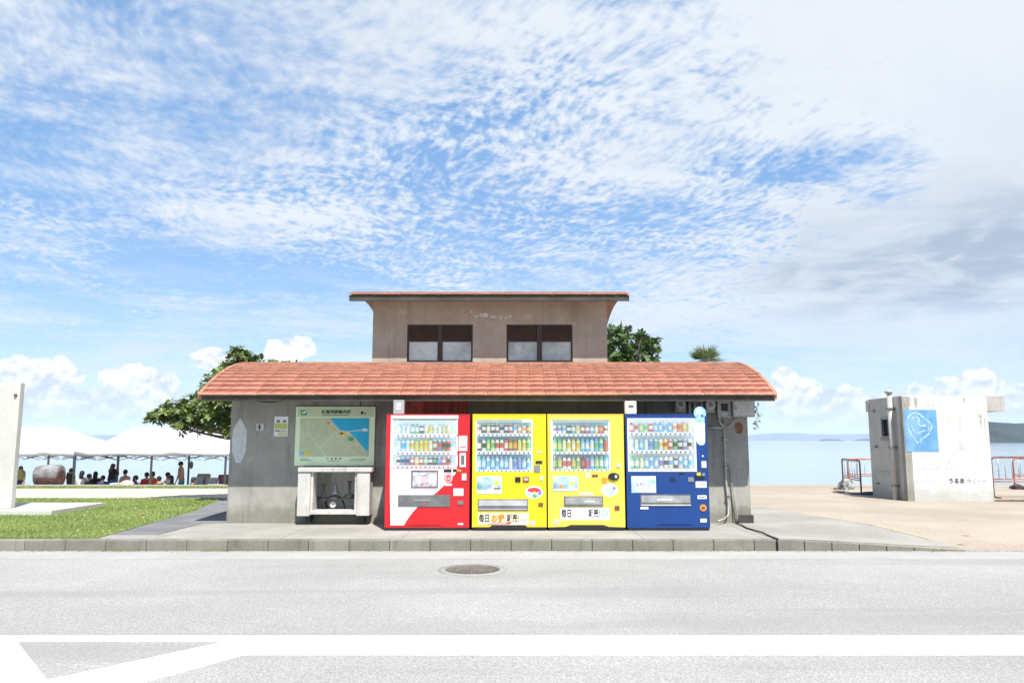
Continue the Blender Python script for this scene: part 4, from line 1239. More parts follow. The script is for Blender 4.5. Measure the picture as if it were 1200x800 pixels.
# two small notices
t = wall_thing('notice_plate', 'small white and lime notice plate on the wall left of the map board', 'sign', 329, 499)
wb('plate', t, 320.8, 487.6, 337, 511, YW - .018, YW - .003, M_stk, .002)
wb('lime_field', t, 321.6, 495.8, 336.2, 502.6, YW - .0195, YW - .01, mat('lime_print', (.48, .55, .14), .5, .05, 8))
wb('lime_field', t, 325, 505.4, 336.2, 510.2, YW - .0195, YW - .01, mat('pale_lime_print', (.58, .62, .34), .5, .05, 8))
for a, b, c, d in ((323.6, 492, 327.4, 494.8), (331, 492, 334.6, 494.8), (322.2, 503.8, 328, 505.3), (328.4, 504.2, 335.6, 504.9)):
    wb('print_mark', t, a, b, c, d, YW - .0205, YW - .015, M_slot)
t = wall_thing('switch_plate', 'tiny grey plate with dark keyhole slot between the white oval and the notice', 'plate', 304, 500)
wb('plate', t, 299.8, 496, 308.6, 504, YW - .014, YW - .003, M_lgrey, .002)
wp('slot', t, ellipse(303.6, 500, 1.1, 3.4, 12), YW - .017, .006, M_dark)
# cable under the eave
cb = MB()
pts = []
for i in range(25):
    k = i / 24
    px = 272 + k * 110
    sag = 4.0 * math.sin(math.pi * min(1, max(0, (px - 285) / 60)))
    pts.append((fX(px, YW - .03), YW - .03, fZ(467.5 + sag - k * 2, YW - .03)))
cb.tube(pts, .012, 6)
tag(cb.build('sagging_cable', M_dark), 'thin black cable sagging along the wall under the left end of the eave', 'cable')
# grey junction box and white box
t = empty('junction_box', (fX(466, YM), YM + .08, fZ(485, YM)), 'grey junction box with a white mark, standing on the top left of the red machine', 'junction box')
MB().box(fX(459.8, YM), fX(472.2, YM), YM + .03, YM + .15, fZ(485, YM) + .001, fZ(468.4, YM)).build('casing', M_grey, t, .006)
MB().box(fX(463.4, YM), fX(468.4, YM), YM + .027, YM + .04, fZ(479.5, YM), fZ(477, YM)).build('white_mark', M_stk, t)
MB().box(fX(463.4, YM), fX(468.8, YM), YM + .027, YM + .04, fZ(476, YM), fZ(472, YM)).build('blue_mark', M_stkb, t)
t = empty('white_unit_box', (fX(740, YM), YM + .08, fZ(485, YM)), 'cream plastic box with a small grille standing on the top left of the blue machine', 'box')
MB().box(fX(733.6, YM), fX(747.2, YM), YM + .03, YM + .15, fZ(485, YM) + .001, fZ(469.6, YM)).build('casing', mat('cream_plastic', (.60, .57, .49), .5, .03, 4), t, .014)
MB().box(fX(737.6, YM), fX(743.6, YM), YM + .026, YM + .04, fZ(477.2, YM), fZ(474.4, YM)).build('grille', M_slot, t)
# electricity meters
for (px, py, w, h, lab, kind) in ((797, 475.5, 12, 15, 'leftmost grey electricity meter, right under the eave behind the blue machine corner', 0),
                                  (832, 476, 10, 15, 'grey round-faced electricity meter between the dark bracket and the tall meter', 0),
                                  (848.5, 479, 16, 21, 'tall grey meter with a square dark window above the white pipes', 1)):
    t = wall_thing('electricity_meter', lab, 'meter', px, py, group='meters under the eave at the right')
    wb('casing', t, px - w / 2, py - h / 2, px + w / 2, py + h / 2, YW - .10, YW - .003, M_grey, .008)
    if kind:
        wb('window', t, px - 3.8, py - 6, px + 4.2, py + 2.6, YW - .106, YW - .09, M_dark, .002)
        wb('label_strip', t, px - 4, py + 5, px + 4, py + 7.5, YW - .104, YW - .09, M_lgrey)
    else:
        MB().lathe([(.085, 0), (.085, .04), (.06, .055)], (fX(px, YW), YW - .155, fZ(py - 1.5, YW)), 18, 'Y').build('dial_cover', M_lgrey, t)
        MB().lathe([(.045, 0), (.045, .01)], (fX(px, YW), YW - .162, fZ(py - 1.5, YW)), 14, 'Y').build('dial', M_slot, t)
t = wall_thing('dark_bracket', 'dark metal bracket fixed on the wall between two meters, above the tall blue sticker', 'bracket', 816, 474)
wb('plate', t, 806.5, 468.6, 825, 471.6, YW - .08, YW - .003, M_slot)
for px in (808.5, 814.5, 822.5):
    wb('leg', t, px - 1.2, 471.7, px + 1.2, 486, YW - .07, YW - .003, M_slot)
t = wall_thing('panel_box', 'large flat grey electrical panel box at the right corner of the wall', 'panel box', 870, 478.5)
wb('casing', t, 857.2, 467.4, 883, 488.6, YW - .16, YW - .003, M_grey, .006)
wb('door', t, 858.6, 468.8, 881.6, 487.2, YW - .168, YW - .161, M_lgrey, .002)
wb('latch', t, 860, 477, 861.4, 480, YW - .176, YW - .168, M_slot)
# conduits
def conduit(label, paths, r, m, name='conduit_pipe', clamps=()):
    t = empty(name, (fX(848, YW), YW - .05, ZP), label, 'pipe')
    for pth in paths:
        MB().tube([(fX(a, YW - d), YW - d, fZ(b, YW - d)) for a, b, d in pth], r, 8).build('pipe', m, t)
    for (a, b) in clamps:
        wb('clamp', t, a - 2.6, b - .7, a + 2.6, b + .7, YW - .085, YW - .003, M_steel)
    return t
M_pvc = mat('pvc_pipe', (.40, .38, .34), .55, .08, 6, dirt=.3)
conduit('pale plastic pipes branching like a fork below the tall meter and running down', [
    [(849, 489, .05), (849, 520, .05), (849, 560, .05), (851, 590, .05), (850, 603, .05), (846, 608, .12), (838, 610.5, .25)],
    [(844, 489, .05), (844.5, 495, .05), (848.5, 500, .055)], [(861, 489, .05), (860, 495, .05), (856, 499.5, .055), (850, 501, .055)],
    [(829, 500, .04), (848, 501.5, .045)], [(842, 491, .04), (846, 497.5, .05)]], .018, M_pvc, clamps=((849, 515), (849, 548), (850.5, 580)))
conduit('darker thin pipe leaning beside the pale pipe and reaching the ground', [
    [(853, 545, .04), (856, 572, .04), (859, 592, .05), (861, 604, .06), (861, 610, .09)], [(856, 575, .04), (858, 608, .05)]], .012, mat('grey_pipe', (.24, .23, .21), .6, .1, 6), clamps=())
# black cable on the pavement
cb = MB()
pp = [(862, 612.5), (868, 615), (876, 618.4), (884, 621), (893, 624), (902, 627.2), (908, 630), (910.6, 631.5)]
pts = [G(a, b, ZP + .012) for a, b in pp]
pts = [Vector((p.x + .02 * math.sin(i * 2.1), p.y, p.z)) for i, p in enumerate(pts)]
pts += [Vector((X_E - .004, YK + .02, ZP + .012)), Vector((X_E - .004, YK - .012, ZP - .01)), Vector((X_E - .004, YK - .014, .02))]
cb.tube(pts, .014, 6)
tag(cb.build('ground_cable', M_black), 'black cable snaking over the pavement from the right wall corner down the kerb', 'cable')
# weeds on the corner by the panel box
M_leaf = mat('weed_leaf', (.10, .17, .05), .5, .4, 6, rand=.3)
def leaf_cloud(mb, pts, size, n, rng, droop=.3, rr=None, flat=.0):
    for (c, rad) in pts:
        for k in range(n):
            d = Vector((rng.gauss(0, 1), rng.gauss(0, 1), rng.gauss(0, 1)))
            if d.length < 1e-4: continue
            d.normalize()
            p = Vector(c) + Vector((d.x * rad[0], d.y * rad[1], d.z * rad[2])) * (rng.random() ** .38)
            s = size * rng.uniform(.6, 1.25)
            u = Vector((rng.gauss(0, 1), rng.gauss(0, 1), rng.gauss(0, .5))).normalized()
            nrm = (Vector((rng.gauss(0, .55), rng.gauss(0, .55) - .15, 1)) + d * .5).normalized()
            u = (u - nrm * u.dot(nrm)).normalized(); w = nrm.cross(u)
            tip = u * s - nrm * s * droop
            b = len(mb.v)
            mb.v += [p, p + u * s * .5 + w * s * .26 - nrm * s * .03, p + tip, p + u * s * .5 - w * s * .26 - nrm * s * .03]
            mb.f.append([b, b + 1, b + 2, b + 3]); mb.mi.append(0); mb.sm.append(False)
            if rr is not None: rr.append(rng.random())
def set_rnd(o, rr):
    at = o.data.attributes.new('rnd', 'FLOAT', 'FACE'); at.data.foreach_set('value', rr)
mb = MB(); rr = []
leaf_cloud(mb, [((fX(884, YW, 480), YW - .05, fZ(477, YW)), (.07, .08, .14)), ((fX(888, YW, 480), YW, fZ(488, YW)), (.09, .1, .12)), ((fX(886, YW), YW, fZ(498, YW)), (.05, .06, .10))], .055, 34, rnd, rr=rr)
o = mb.build('weed_plant', M_leaf, None); set_rnd(o, rr)
tag(o, 'small green weed growing out of the wall corner beside the panel box', 'plant')

# ------------------------------------------------------------------ wash cabinet
YC0 = YW - .34
t = empty('wash_cabinet', (fX(393, YW), YW - .17, fZ(605, YW)), 'white concrete outdoor wash cabinet with valves inside, under the map board', 'wash cabinet')
M_wcon = wall_mat('white_painted_concrete', (.44, .43, .40), (.55, .54, .51), .6, base_dirt=.0)
def cb_(name, x0, y0, x1, y1, ya, yb, m, bevel=.006, parent=None):
    return MB().box(fX(x0, YC0), fX(x1, YC0), ya, yb, fZ(y1, YC0), fZ(y0, YC0)).build(name, m, parent or t, bevel)
cb_('top_slab', 350.5, 547.6, 437, 552.6, YC0 - .02, YW - .003, M_wcon)
cb_('side_panel', 350.5, 552.8, 365, 604.4, YC0, YW - .003, M_wcon)
cb_('side_panel', 419.5, 552.8, 434.4, 604.0, YC0, YW - .003, M_wcon)
fr = cb_('inner_frame', 365.2, 552.8, 368, 600, YC0 + .03, YW - .004, M_wcon, .003)
cb_('inner_frame', 416.6, 552.8, 419.3, 600, YC0 + .03, YW - .004, M_wcon, .003)
cb_('bottom_ledge', 365.2, 598.2, 419.3, 602.4, YC0 + .0, YW - .004, M_wcon, .004)
M_in = wall_mat('damp_inner_concrete', (.45, .45, .42), (.58, .57, .54), .5, base_dirt=0)
mb = MB()
a, b = HX0 - .05, HX1 + .05
mb.box(a, b, YW + .30, YW + .34, HZ0 - .05, HZ1 + .05)
mb.box(a - .03, a, YW + .165, YW + .30, HZ0 - .05, HZ1 + .05); mb.box(b, b + .03, YW + .165, YW + .30, HZ0 - .05, HZ1 + .05)
mb.box(a, b, YW + .165, YW + .30, HZ0 - .08, HZ0 - .03); mb.box(a, b, YW + .165, YW + .30, HZ1 + .03, HZ1 + .07)
mb.build('recess_lining', M_in, t)
M_pipe = mat('dark_pipe', (.13, .135, .13), .45, .2, 8, metal=.4)
YV = YW + .02
def pv(px, py, d=0): return (fX(px, YV + d), YV + d, fZ(py, YV + d))
for (px, y0, y1) in ((381, 567, 590), (411, 563, 586)):
    v = MB().tube([pv(px, y0), pv(px, y1)], .022, 8).build('valve_pipe', M_pipe, t)
    MB().tube([pv(px - 5, (y0 + y1) / 2 + 6), pv(px + 5, (y0 + y1) / 2 + 6)], .03, 8).build('valve_body', M_pipe, v)
    MB().tube([pv(px - 3, y0 + 1), pv(px + 3, y0 + 1)], .012, 6).build('valve_handle', M_pipe, v)
MB().tube([pv(368, 583, .2), pv(376, 583, .1), pv(384, 584), pv(402, 584), pv(410, 582), pv(417, 582, .15)], .026, 8).build('cross_pipe', M_pipe, t)
w = MB().lathe([(.075, 0), (.075, .03), (.04, .08), (.035, .16), (.015, .19)], pv(394.5, 578.5, -.02), 16).build('water_meter', mat('meter_metal', (.34, .34, .36), .35, .1, 5, metal=.5), t)
MB().lathe([(.09, 0), (.10, .02), (.10, .05), (.05, .07)], pv(394.5, 584.5, -.02), 16).build('meter_base', M_pipe, w)
MB().lathe([(.055, 0), (.055, .03), (.035, .045)], pv(392, 591, -.05), 16, 'Y').build('round_tap_cover', M_lgrey, t)
MB().tube([pv(386, 596, 0), pv(384, 588, 0), pv(388, 584, 0)], .014, 6).build('hose', M_black, t)
MB().tube([pv(402, 584, 0), pv(405, 590, 0), pv(406, 597, 0)], .014, 6).build('hose', M_black, t)
# brackets underneath
for px in (361, 424):
    cb_('bracket', px - 3, 604.8, px + 3, 612, YW - .2, YW - .003, M_dark, .004)

# ------------------------------------------------------------------ white shed on the right
YS0 = 19.0
def SX(px, py=525): return fX(px, YS0, py)
SX0, SX1 = SX(1060.5), SX(1160.5)
YS1 = SX0 / ((1019.5 - 600) / 900.0) * 1.0095
SZ1 = fZ(464.5, YS0)
sh = empty('white_shed', ((SX0 + SX1) / 2, (YS0 + YS1) / 2, ZP), 'small white painted concrete shed with blue square mural and grey side wall', 'shed')
M_shw = wall_mat('shed_white_paint', (.49, .49, .475), (.58, .58, .565), .25, base_dirt=.25)
M_shg = wall_mat('shed_grey_wall', (.42, .41, .38), (.50, .485, .455), .25, base_dirt=.3)
M_shd = wall_mat('shed_grey_corner', (.26, .25, .22), (.33, .32, .285), .35, base_dirt=.3)
MB().box(SX0 + .16, SX1, YS0, YS0 + .16, ZP, SZ1).build('front_wall', M_shw, sh)
MB().box(SX0, SX0 + .158, YS0 + .004, YS0 + .16, ZP, SZ1 - .003).build('corner_pier', M_shd, sh)
# side wall with window opening (faces the building)
ya_, yb_2 = YS0 + .161, YS1
def sideY(px): return SX0 * 900.0 / (px - 600) * 1.0095
wy0, wy1 = sideY(1046.5), sideY(1034.5)
ws0, ws1 = fZ(513, (wy0 + wy1) / 2), fZ(489, (wy0 + wy1) / 2)
mb = MB()
mb.box(SX0 + .004, SX0 + .16, ya_, wy0, ZP, SZ1 - .004); mb.box(SX0 + .004, SX0 + .16, wy1, yb_2, ZP, SZ1 - .004)
mb.box(SX0 + .004, SX0 + .16, wy0, wy1, ZP, ws0); mb.box(SX0 + .004, SX0 + .16, wy0, wy1, ws1, SZ1 - .004)
mb.build('side_wall', M_shg, sh)
MB().box(SX1 - .16, SX1 - .002, YS0 + .161, YS1, ZP, SZ1 - .004).build('side_wall', M_shg, sh)
MB().box(SX0 + .162, SX1 - .162, YS1 - .16, YS1, ZP, SZ1 - .005).build('rear_wall', M_shg, sh)
w = MB()
t_ = .05
w.box(SX0 - .02, SX0 + .05, wy0, wy1, ws0, ws0 + t_); w.box(SX0 - .02, SX0 + .05, wy0, wy1, ws1 - t_, ws1)
w.box(SX0 - .019, SX0 + .049, wy0, wy0 + t_, ws0 + t_, ws1 - t_); w.box(SX0 - .019, SX0 + .049, wy1 - t_, wy1, ws0 + t_, ws1 - t_)
w = w.build('window', M_slot, sh)
MB().box(SX0 + .06, SX0 + .07, wy0 + .01, wy1 - .01, ws0 + .01, ws1 - .01).build('pane', mat('dark_glass', (.012, .018, .022), .15, .2, 3, spec=.8), w)
MB().box(SX0 - .04, SX0 + .0, wy0 - .04, wy1 + .04, ws0 - .06, ws0 - .003).build('sill', M_shd, w)
MB().box(SX0 - .02, SX0 + .002, ya_ + .15, YS1 - .25, fZ(553, 20) - .02, fZ(553, 20) + .02).build('wall_ridge', M_shg, sh)
# roof slab with canopy sticking out to the right
MB().box(SX0 + .002, SX1 - .1, YS0 + .01, YS1 - .01, SZ1 - .002, SZ1 + .02).build('roof_slab', M_shw, sh)
MB().box(SX1 - .02, SX(1179.5, 472), YS0 + .05, YS1 - .3, fZ(481.5, YS0), SZ1 + .012).build('canopy_beam', wall_mat('canopy_concrete', (.33, .31, .29), (.45, .43, .41), .5, base_dirt=0), sh)
# corner moulding at the far top
MB().box(SX0 - .03, SX0 + .003, YS1 - .10, YS1 + .05, fZ(482, 20.6), SZ1 - .01).build('corner_block', M_shg, sh)
# mural
mu0, mu1, mz0, mz1 = SX(1061.6), SX(1100), fZ(529, YS0), fZ(480, YS0)
mu = MB().box(mu0, mu1, YS0 - .004, YS0 + .001, mz0, mz1).build('mural', mat('mural_blue', (.10, .27, .50), .8, .12, 3, c2=(.15, .34, .56), dirt=.25, dirtc=(.35, .5, .6)), sh)
def S2(px, py): return (SX(px, 505), fZ(py, YS0))
M_mw = mat('mural_white', (.30, .46, .62), .8, .25, 14)
def mural_curve(pts, w, y):
    w *= .72
    mb = MB(); Q = [Vector(S2(*p)) for p in pts]
    for i in range(len(Q) - 1):
        a, b = Q[i], Q[i + 1]; d = (b - a).normalized(); n = Vector((-d.y, d.x)) * w / 2 * (.7 + .6 * math.sin(i * 1.3) ** 2)
        mb.prism([tuple(a - n - d * .01), tuple(b - n + d * .01), tuple(b + n + d * .01), tuple(a + n - d * .01)], y - .0002 * i, y + .003)
    mb.build('mural_stroke', M_mw, mu)
mural_curve([(1064, 495), (1065, 489), (1069, 484.5), (1074, 483.5), (1079, 485), (1083, 489), (1086, 492), (1090, 495), (1092, 499), (1091, 503)], .05, YS0 - .006)
mural_curve([(1064, 495), (1064.5, 502), (1067, 508), (1070, 513), (1073, 517), (1076, 520)], .045, YS0 - .006)
mural_curve([(1091, 503), (1088, 508), (1083, 512), (1079, 514), (1076, 520)], .045, YS0 - .0062)
mural_curve([(1070, 490), (1074, 488), (1078, 491), (1076, 497), (1080, 499), (1085, 498)], .06, YS0 - .008)
mural_curve([(1068, 498), (1070, 504), (1074, 508), (1079, 506), (1084, 504)], .055, YS0 - .008)
mural_curve([(1087, 496), (1089, 500), (1087, 505)], .035, YS0 - .0085)
# faint writing along the wall; only the middle letters are still dark
M_fnt = mat('faded_lettering', (.44, .43, .41), .9, .1, 30)
M_ltr = mat('worn_black_lettering', (.07, .07, .07), .9, .4, 30)
text('lettering', '\u3046\u308b\u307e', SX(1112, 562), SX(1130, 562), fZ(566, YS0), fZ(560.2, YS0), YS0 - .004, M_ltr, sh, .001, bold=.03)
text('lettering', '\u5e02\u30d3\u30fc\u30c1', SX(1133, 562), SX(1156, 562), fZ(566, YS0), fZ(560.5, YS0), YS0 - .004, M_fnt, sh, .001)
for a, b, y in ((1070, 1090, 563), (1074, 1100, 548), (1106, 1126, 548), (1108, 1116, 540), (1120, 1132, 524), (1088, 1108, 474)):
    for k in range(int((b - a) / 5)):
        x = a + k * 5 + rnd.uniform(-.6, .6)
        h = rnd.uniform(1.4, 2.4)
        MB().prism([S2(x, y), S2(x + rnd.uniform(1.8, 3), y + .5), S2(x + 2.4, y + h), S2(x + .3, y + h * .8)], YS0 - .003, YS0 + .001).build('worn_mark', M_fnt, sh)
M_stain = mat('shed_grey_stain', (.36, .35, .33), .9, .25, 9)
for (x0, x1, y0, y1) in ((1067, 1069.5, 465.5, 478), (1073.5, 1077, 465.5, 479), (1062, 1063.6, 465.5, 476), (1149, 1151.5, 486, 504), (1154, 1155.2, 490, 512), (1131, 1134, 466, 472)):
    MB().prism([S2(x0, y0), S2(x1, y0), S2(x1 - .3, (y0 + y1) / 2), S2((x0 + x1) / 2, y1), S2(x0 + .2, (y0 + y1) * .5)], YS0 - .003, YS0 + .001).build('rain_stain', M_stain, sh)
# vent pipe
vy = sideY(1050.5) - .0
vx = SX0 - .10
vp = MB().tube([(vx, vy, ZP), (vx, vy, fZ(459, vy)), ], .062, 12).build('vent_pipe', mat('vent_pipe_paint', (.40, .385, .36), .6, .08, 5, dirt=.3), sh)
MB().lathe([(.062, 0), (.10, .02), (.10, .06), (.02, .09)], (vx, vy, fZ(461, vy)), 14).build('pipe_cap', M_grey, vp)
for py in (479, 524, 569):
    MB().box(vx - .075, SX0 + .003, vy - .07, vy + .07, fZ(py, vy) - .025, fZ(py, vy) + .025).build('pipe_clamp', M_slot, vp)
for py in (482, 523, 565):
    MB().box(SX0 - .05, SX0 + .003, YS1 - .42, YS1 - .30, fZ(py, YS1) - .02, fZ(py, YS1) + .02).build('hinge_bracket', M_slot, sh)
# rubble beside the shed
def rock(c, r, m, name, label, cat, seed):
    rg = random.Random(seed)
    bm = bmesh.new(); bmesh.ops.create_icosphere(bm, subdivisions=2, radius=1)
    for v in bm.verts:
        k = 1 + rg.uniform(-.22, .22)
        v.co = Vector((v.co.x * r[0] * k, v.co.y * r[1] * k, max(-.3, v.co.z) * r[2] * k))
    me = bpy.data.meshes.new(name); bm.to_mesh(me); bm.free(); me.materials.append(m)
    o = link(name, me, None, None, c)
    return tag(o, label, cat)
g = G(1153, 586, ZP)
rock((g.x, g.y, ZP + .02), (.22, .1, .05), mat('pale_rubble', (.62, .58, .50), .9, .2, 9), 'rubble_heap', 'flat white broken concrete lump at the foot of the shed beside the right barrier', 'rubble', 3)
g = G(1180, 587, ZP)
rock((g.x + .2, g.y, ZP + .01), (.55, .10, .035), mat('dark_driftwood', (.12, .09, .07), .9, .3, 9), 'driftwood', 'thin dark driftwood lying on the sand below the right barrier', 'driftwood', 4)
g = G(1145, 586, ZP)
rock((g.x, g.y, ZP + .01), (.13, .07, .05), MATS['dark_driftwood'], 'dark_stone', 'dark little stone against the base of the white shed', 'stone', 5)

# ------------------------------------------------------------------ barriers
M_bar = mat('barrier_orange_paint', (.46, .13, .07), .55, .35, 7, c2=(.62, .22, .13), dirt=.35, dirtc=(.12, .07, .06))
M_bar2 = mat('barrier_dark_paint', (.13, .075, .09), .55, .4, 5, c2=(.30, .10, .08))
M_rod = mat('barrier_thin_rod', (.42, .40, .42), .5, .3, 6, metal=.3)
def barrier(p0, p1, h, label, nbar, m_post, foot_dir=None):
    p0 = Vector((p0[0], p0[1], ZP)); p1 = Vector((p1[0], p1[1], ZP))
    t = empty('pipe_barrier', (p0 + p1) / 2, label, 'barrier', 'orange pipe barriers by the white shed')
    d = (p1 - p0).normalized(); up = Vector((0, 0, 1))
    r = .024
    c = .09
    pts = [p0, p0 + up * (h - c)] + [p0 + up * (h - c) + d * c * (1 - math.cos(a)) + up * c * math.sin(a) for a in (R(30), R(60), R(90))]
    pts += [p1 + up * (h - c) - d * c * (1 - math.cos(a)) + up * c * math.sin(a) for a in (R(90), R(60), R(30))] + [p1 + up * (h - c), p1]
    MB().tube(pts, r, 8).build('frame_pipe', m_post, t)
    L = (p1 - p0).length
    for z in (h * .40, h * .46):
        MB().tube([p0 + up * z, p1 + up * z], .016, 6).build('rail', M_bar, t)
    for i in range(nbar):
        k = (i + 1) / (nbar + 1)
        q_ = p0.lerp(p1, k)
        MB().tube([q_ + up * h * .46, q_ + up * (h - .01)], .009, 6).build('bar', M_rod, t)
    n_ = Vector((-d.y, d.x, 0))
    for pz in (p0, p1):
        MB().tube([pz + n_ * .28 + up * .02, pz - n_ * .28 + up * .02], .02, 6).build('foot', m_post, t)
    return t
a, b = G(988.5, 573, ZP), G(1009.5, 579, ZP)
barrier(a, b, fZ(537.5, a.y) - ZP, 'nearer orange pipe barrier at an angle left of the white shed', 6, M_bar2)
a, b = G(995, 571, ZP), G(1064, 571.5, ZP)
barrier(a, b, fZ(537.5, a.y) - ZP, 'farther orange pipe barrier running behind the left wall of the white shed', 6, M_bar)
a, b = G(1165, 583.0, ZP), G(1236, 583, ZP)
barrier(a, b, fZ(535.5, a.y) - ZP, 'nearer orange pipe barrier running out of view at the right of the white shed', 8, M_bar2)
a, b = G(1189.5, 571.5, ZP), G(1256, 572, ZP)
barrier(a, b, fZ(537, a.y) - ZP, 'farther orange pipe barrier at the right with a dark sandbag on its foot', 7, M_bar)
M_bag = mat('sandbag_cloth', (.10, .10, .09), .9, .3, 9, c2=(.40, .42, .40))
g = G(992, 573, ZP)
rock((g.x, g.y - .02, ZP + .08), (.24, .2, .26), M_bag, 'sandbag', 'grey and dark sandbag slumped on the foot of the left barriers', 'sandbag', 11)
g = G(1193, 573, ZP)
rock((g.x, g.y, ZP + .04), (.22, .16, .12), mat('dark_sandbag', (.06, .035, .04), .9, .3, 9), 'sandbag', 'low dark sandbag under the farther barrier at the right edge', 'sandbag', 12)
g0, g1 = G(976, 575.5, ZP + .02), G(990, 576, ZP + .02)
tag(MB().tube([g0, g1], .018, 6).build('loose_pipe', M_bar), 'short orange pipe lying on the ground left of the sandbag', 'pipe')
g = G(1020, 579.5, ZP)
rock((g.x, g.y, ZP + .03), (.30, .14, .06), mat('dark_blue_mound', (.035, .05, .075), .8, .3, 9), 'dark_mound', 'dark blue low tarp on the ground beside the shed side wall', 'mound', 13)  # low dark blue shape on the ground by the side wall

# ------------------------------------------------------------------ white pillar at the left edge
g = G(12, 601.5, ZP)
pw_ = 1.35
pl_ = empty('white_pillar', (g.x - pw_ / 2, g.y + .4, ZP), 'tall smooth white pillar on a low white slab at the left edge of the lawn', 'pillar')
M_pil = wall_mat('pillar_white_paint', (.50, .485, .45), (.55, .54, .505), .10, base_dirt=.1)
MB().box(g.x - pw_, g.x, g.y, g.y + .14, ZP + .105, fZ(448, g.y)).build('shaft', M_pil, pl_, .012)
zb1 = G(24, 606.5, ZP + .0); zb3 = G(76, 606.0, ZP)
MB().box(g.x - pw_ - .8, fX(76, g.y, 597) , g.y - .45, g.y + 1.5, ZP - .02, ZP + .102).build('base_slab', M_pil, pl_, .01)
MB().lathe([(.03, 0), (.03, -.03)], (g.x - .08, g.y, fZ(463, g.y)), 10, 'Y').build('bolt', M_brn, pl_)

# ------------------------------------------------------------------ tents on the beach
M_cnv = mat('white_canopy_cloth', (.47, .47, .485), .75, .02, 3)
M_leg = mat('tent_leg_metal', (.09, .095, .10), .4, .1, 6, metal=.5)
def tent(px0, px1, prx0, prx1, label, poles, back_poles, YT0=29.6):
    YT1 = YT0 + 3
    zv, ze, zr_ = fZ(534, YT0), fZ(528.5, YT0), fZ(500, (YT0 + YT1) / 2)
    x0, x1 = fX(px0, YT0, 530), fX(px1, YT0, 530)
    ym = (YT0 + YT1) / 2
    r0, r1 = fX(prx0, ym, 500), fX(prx1, ym, 500)
    t = empty('canopy_tent', ((x0 + x1) / 2, ym, BZ), label, 'tent', 'white canopy tents on the beach')
    mb = MB()
    # sagging hip roof: subdivided faces with a slight inward curve
    def hip(A, B_, C_, D_, n=6, sag=.10):
        """A,B eave; D above A, C above B"""
        for i in range(n):
            for j in range(n):
                q_ = []
                for (ii, jj) in ((i, j), (i + 1, j), (i + 1, j + 1), (i, j + 1)):
                    u, v = ii / n, jj / n
                    p = A.lerp(B_, u).lerp(D_.lerp(C_, u), v)
                    q_.append(p - Vector((0, 0, sag * math.sin(math.pi * v))))
                mb.face(q_, 0, True)
    E = [Vector((x0, YT0, ze)), Vector((x1, YT0, ze)), Vector((x1, YT1, ze)), Vector((x0, YT1, ze))]
    Rr = [Vector((r0, ym, zr_)), Vector((r1, ym, zr_))]
    hip(E[0], E[1], Rr[1], Rr[0]); hip(E[2], E[3], Rr[0], Rr[1]); hip(E[1], E[2], Rr[1], Rr[1]); hip(E[3], E[0], Rr[0], Rr[0])
    for a, b in ((0, 1), (1, 2), (2, 3), (3, 0)):
        n = 14
        for i in range(n):
            u, v = i / n, (i + 1) / n
            p, q_ = E[a].lerp(E[b], u), E[a].lerp(E[b], v)
            d0 = ze - zv + .025 * math.sin(u * math.pi * 6); d1 = ze - zv + .025 * math.sin(v * math.pi * 6)
            mb.face([p, q_, q_ - Vector((0, 0, d1)), p - Vector((0, 0, d0))], 0, True)
    me_o = mb.build('canopy', M_cnv, t)
    bm = bmesh.new(); bm.from_mesh(me_o.data); bmesh.ops.remove_doubles(bm, verts=bm.verts, dist=.002)
    bm.to_mesh(me_o.data); bm.free()
    sm = me_o.modifiers.new('thickness', 'SOLIDIFY'); sm.thickness = .012; sm.offset = -1
    for (pp_, yy) in [(p, YT0 + .06) for p in poles] + [(p, YT1 - .06) for p in back_poles]:
        x = fX(pp_, yy, 550)
        MB().box(x - .035, x + .035, yy - .025, yy + .025, BZ, ze).build('leg', M_leg, t)
    tr = MB()
    n = int((x1 - x0) / .75)
    for yy in (YT0 + .05, YT1 - .05):
        for i in range(n):
            xa, xb = x0 + (x1 - x0) * i / n + .05, x0 + (x1 - x0) * (i + 1) / n - .05
            tr.tube([(xa, yy, zv + .02), (xb, yy, zv - .16)], .014, 5); tr.tube([(xa, yy + .03, zv - .16), (xb, yy + .03, zv + .02)], .014, 5)
    tr.build('truss', M_leg, t)
    return t
tent(-44, 139, 14, 72, 'left white canopy tent, the one behind the white pillar', (56, 137.5), (86, -30), 32.9)
tent(88, 312, 157, 244, 'right white canopy tent under the overhanging tree branches', (87, 177, 264), (138, 221))

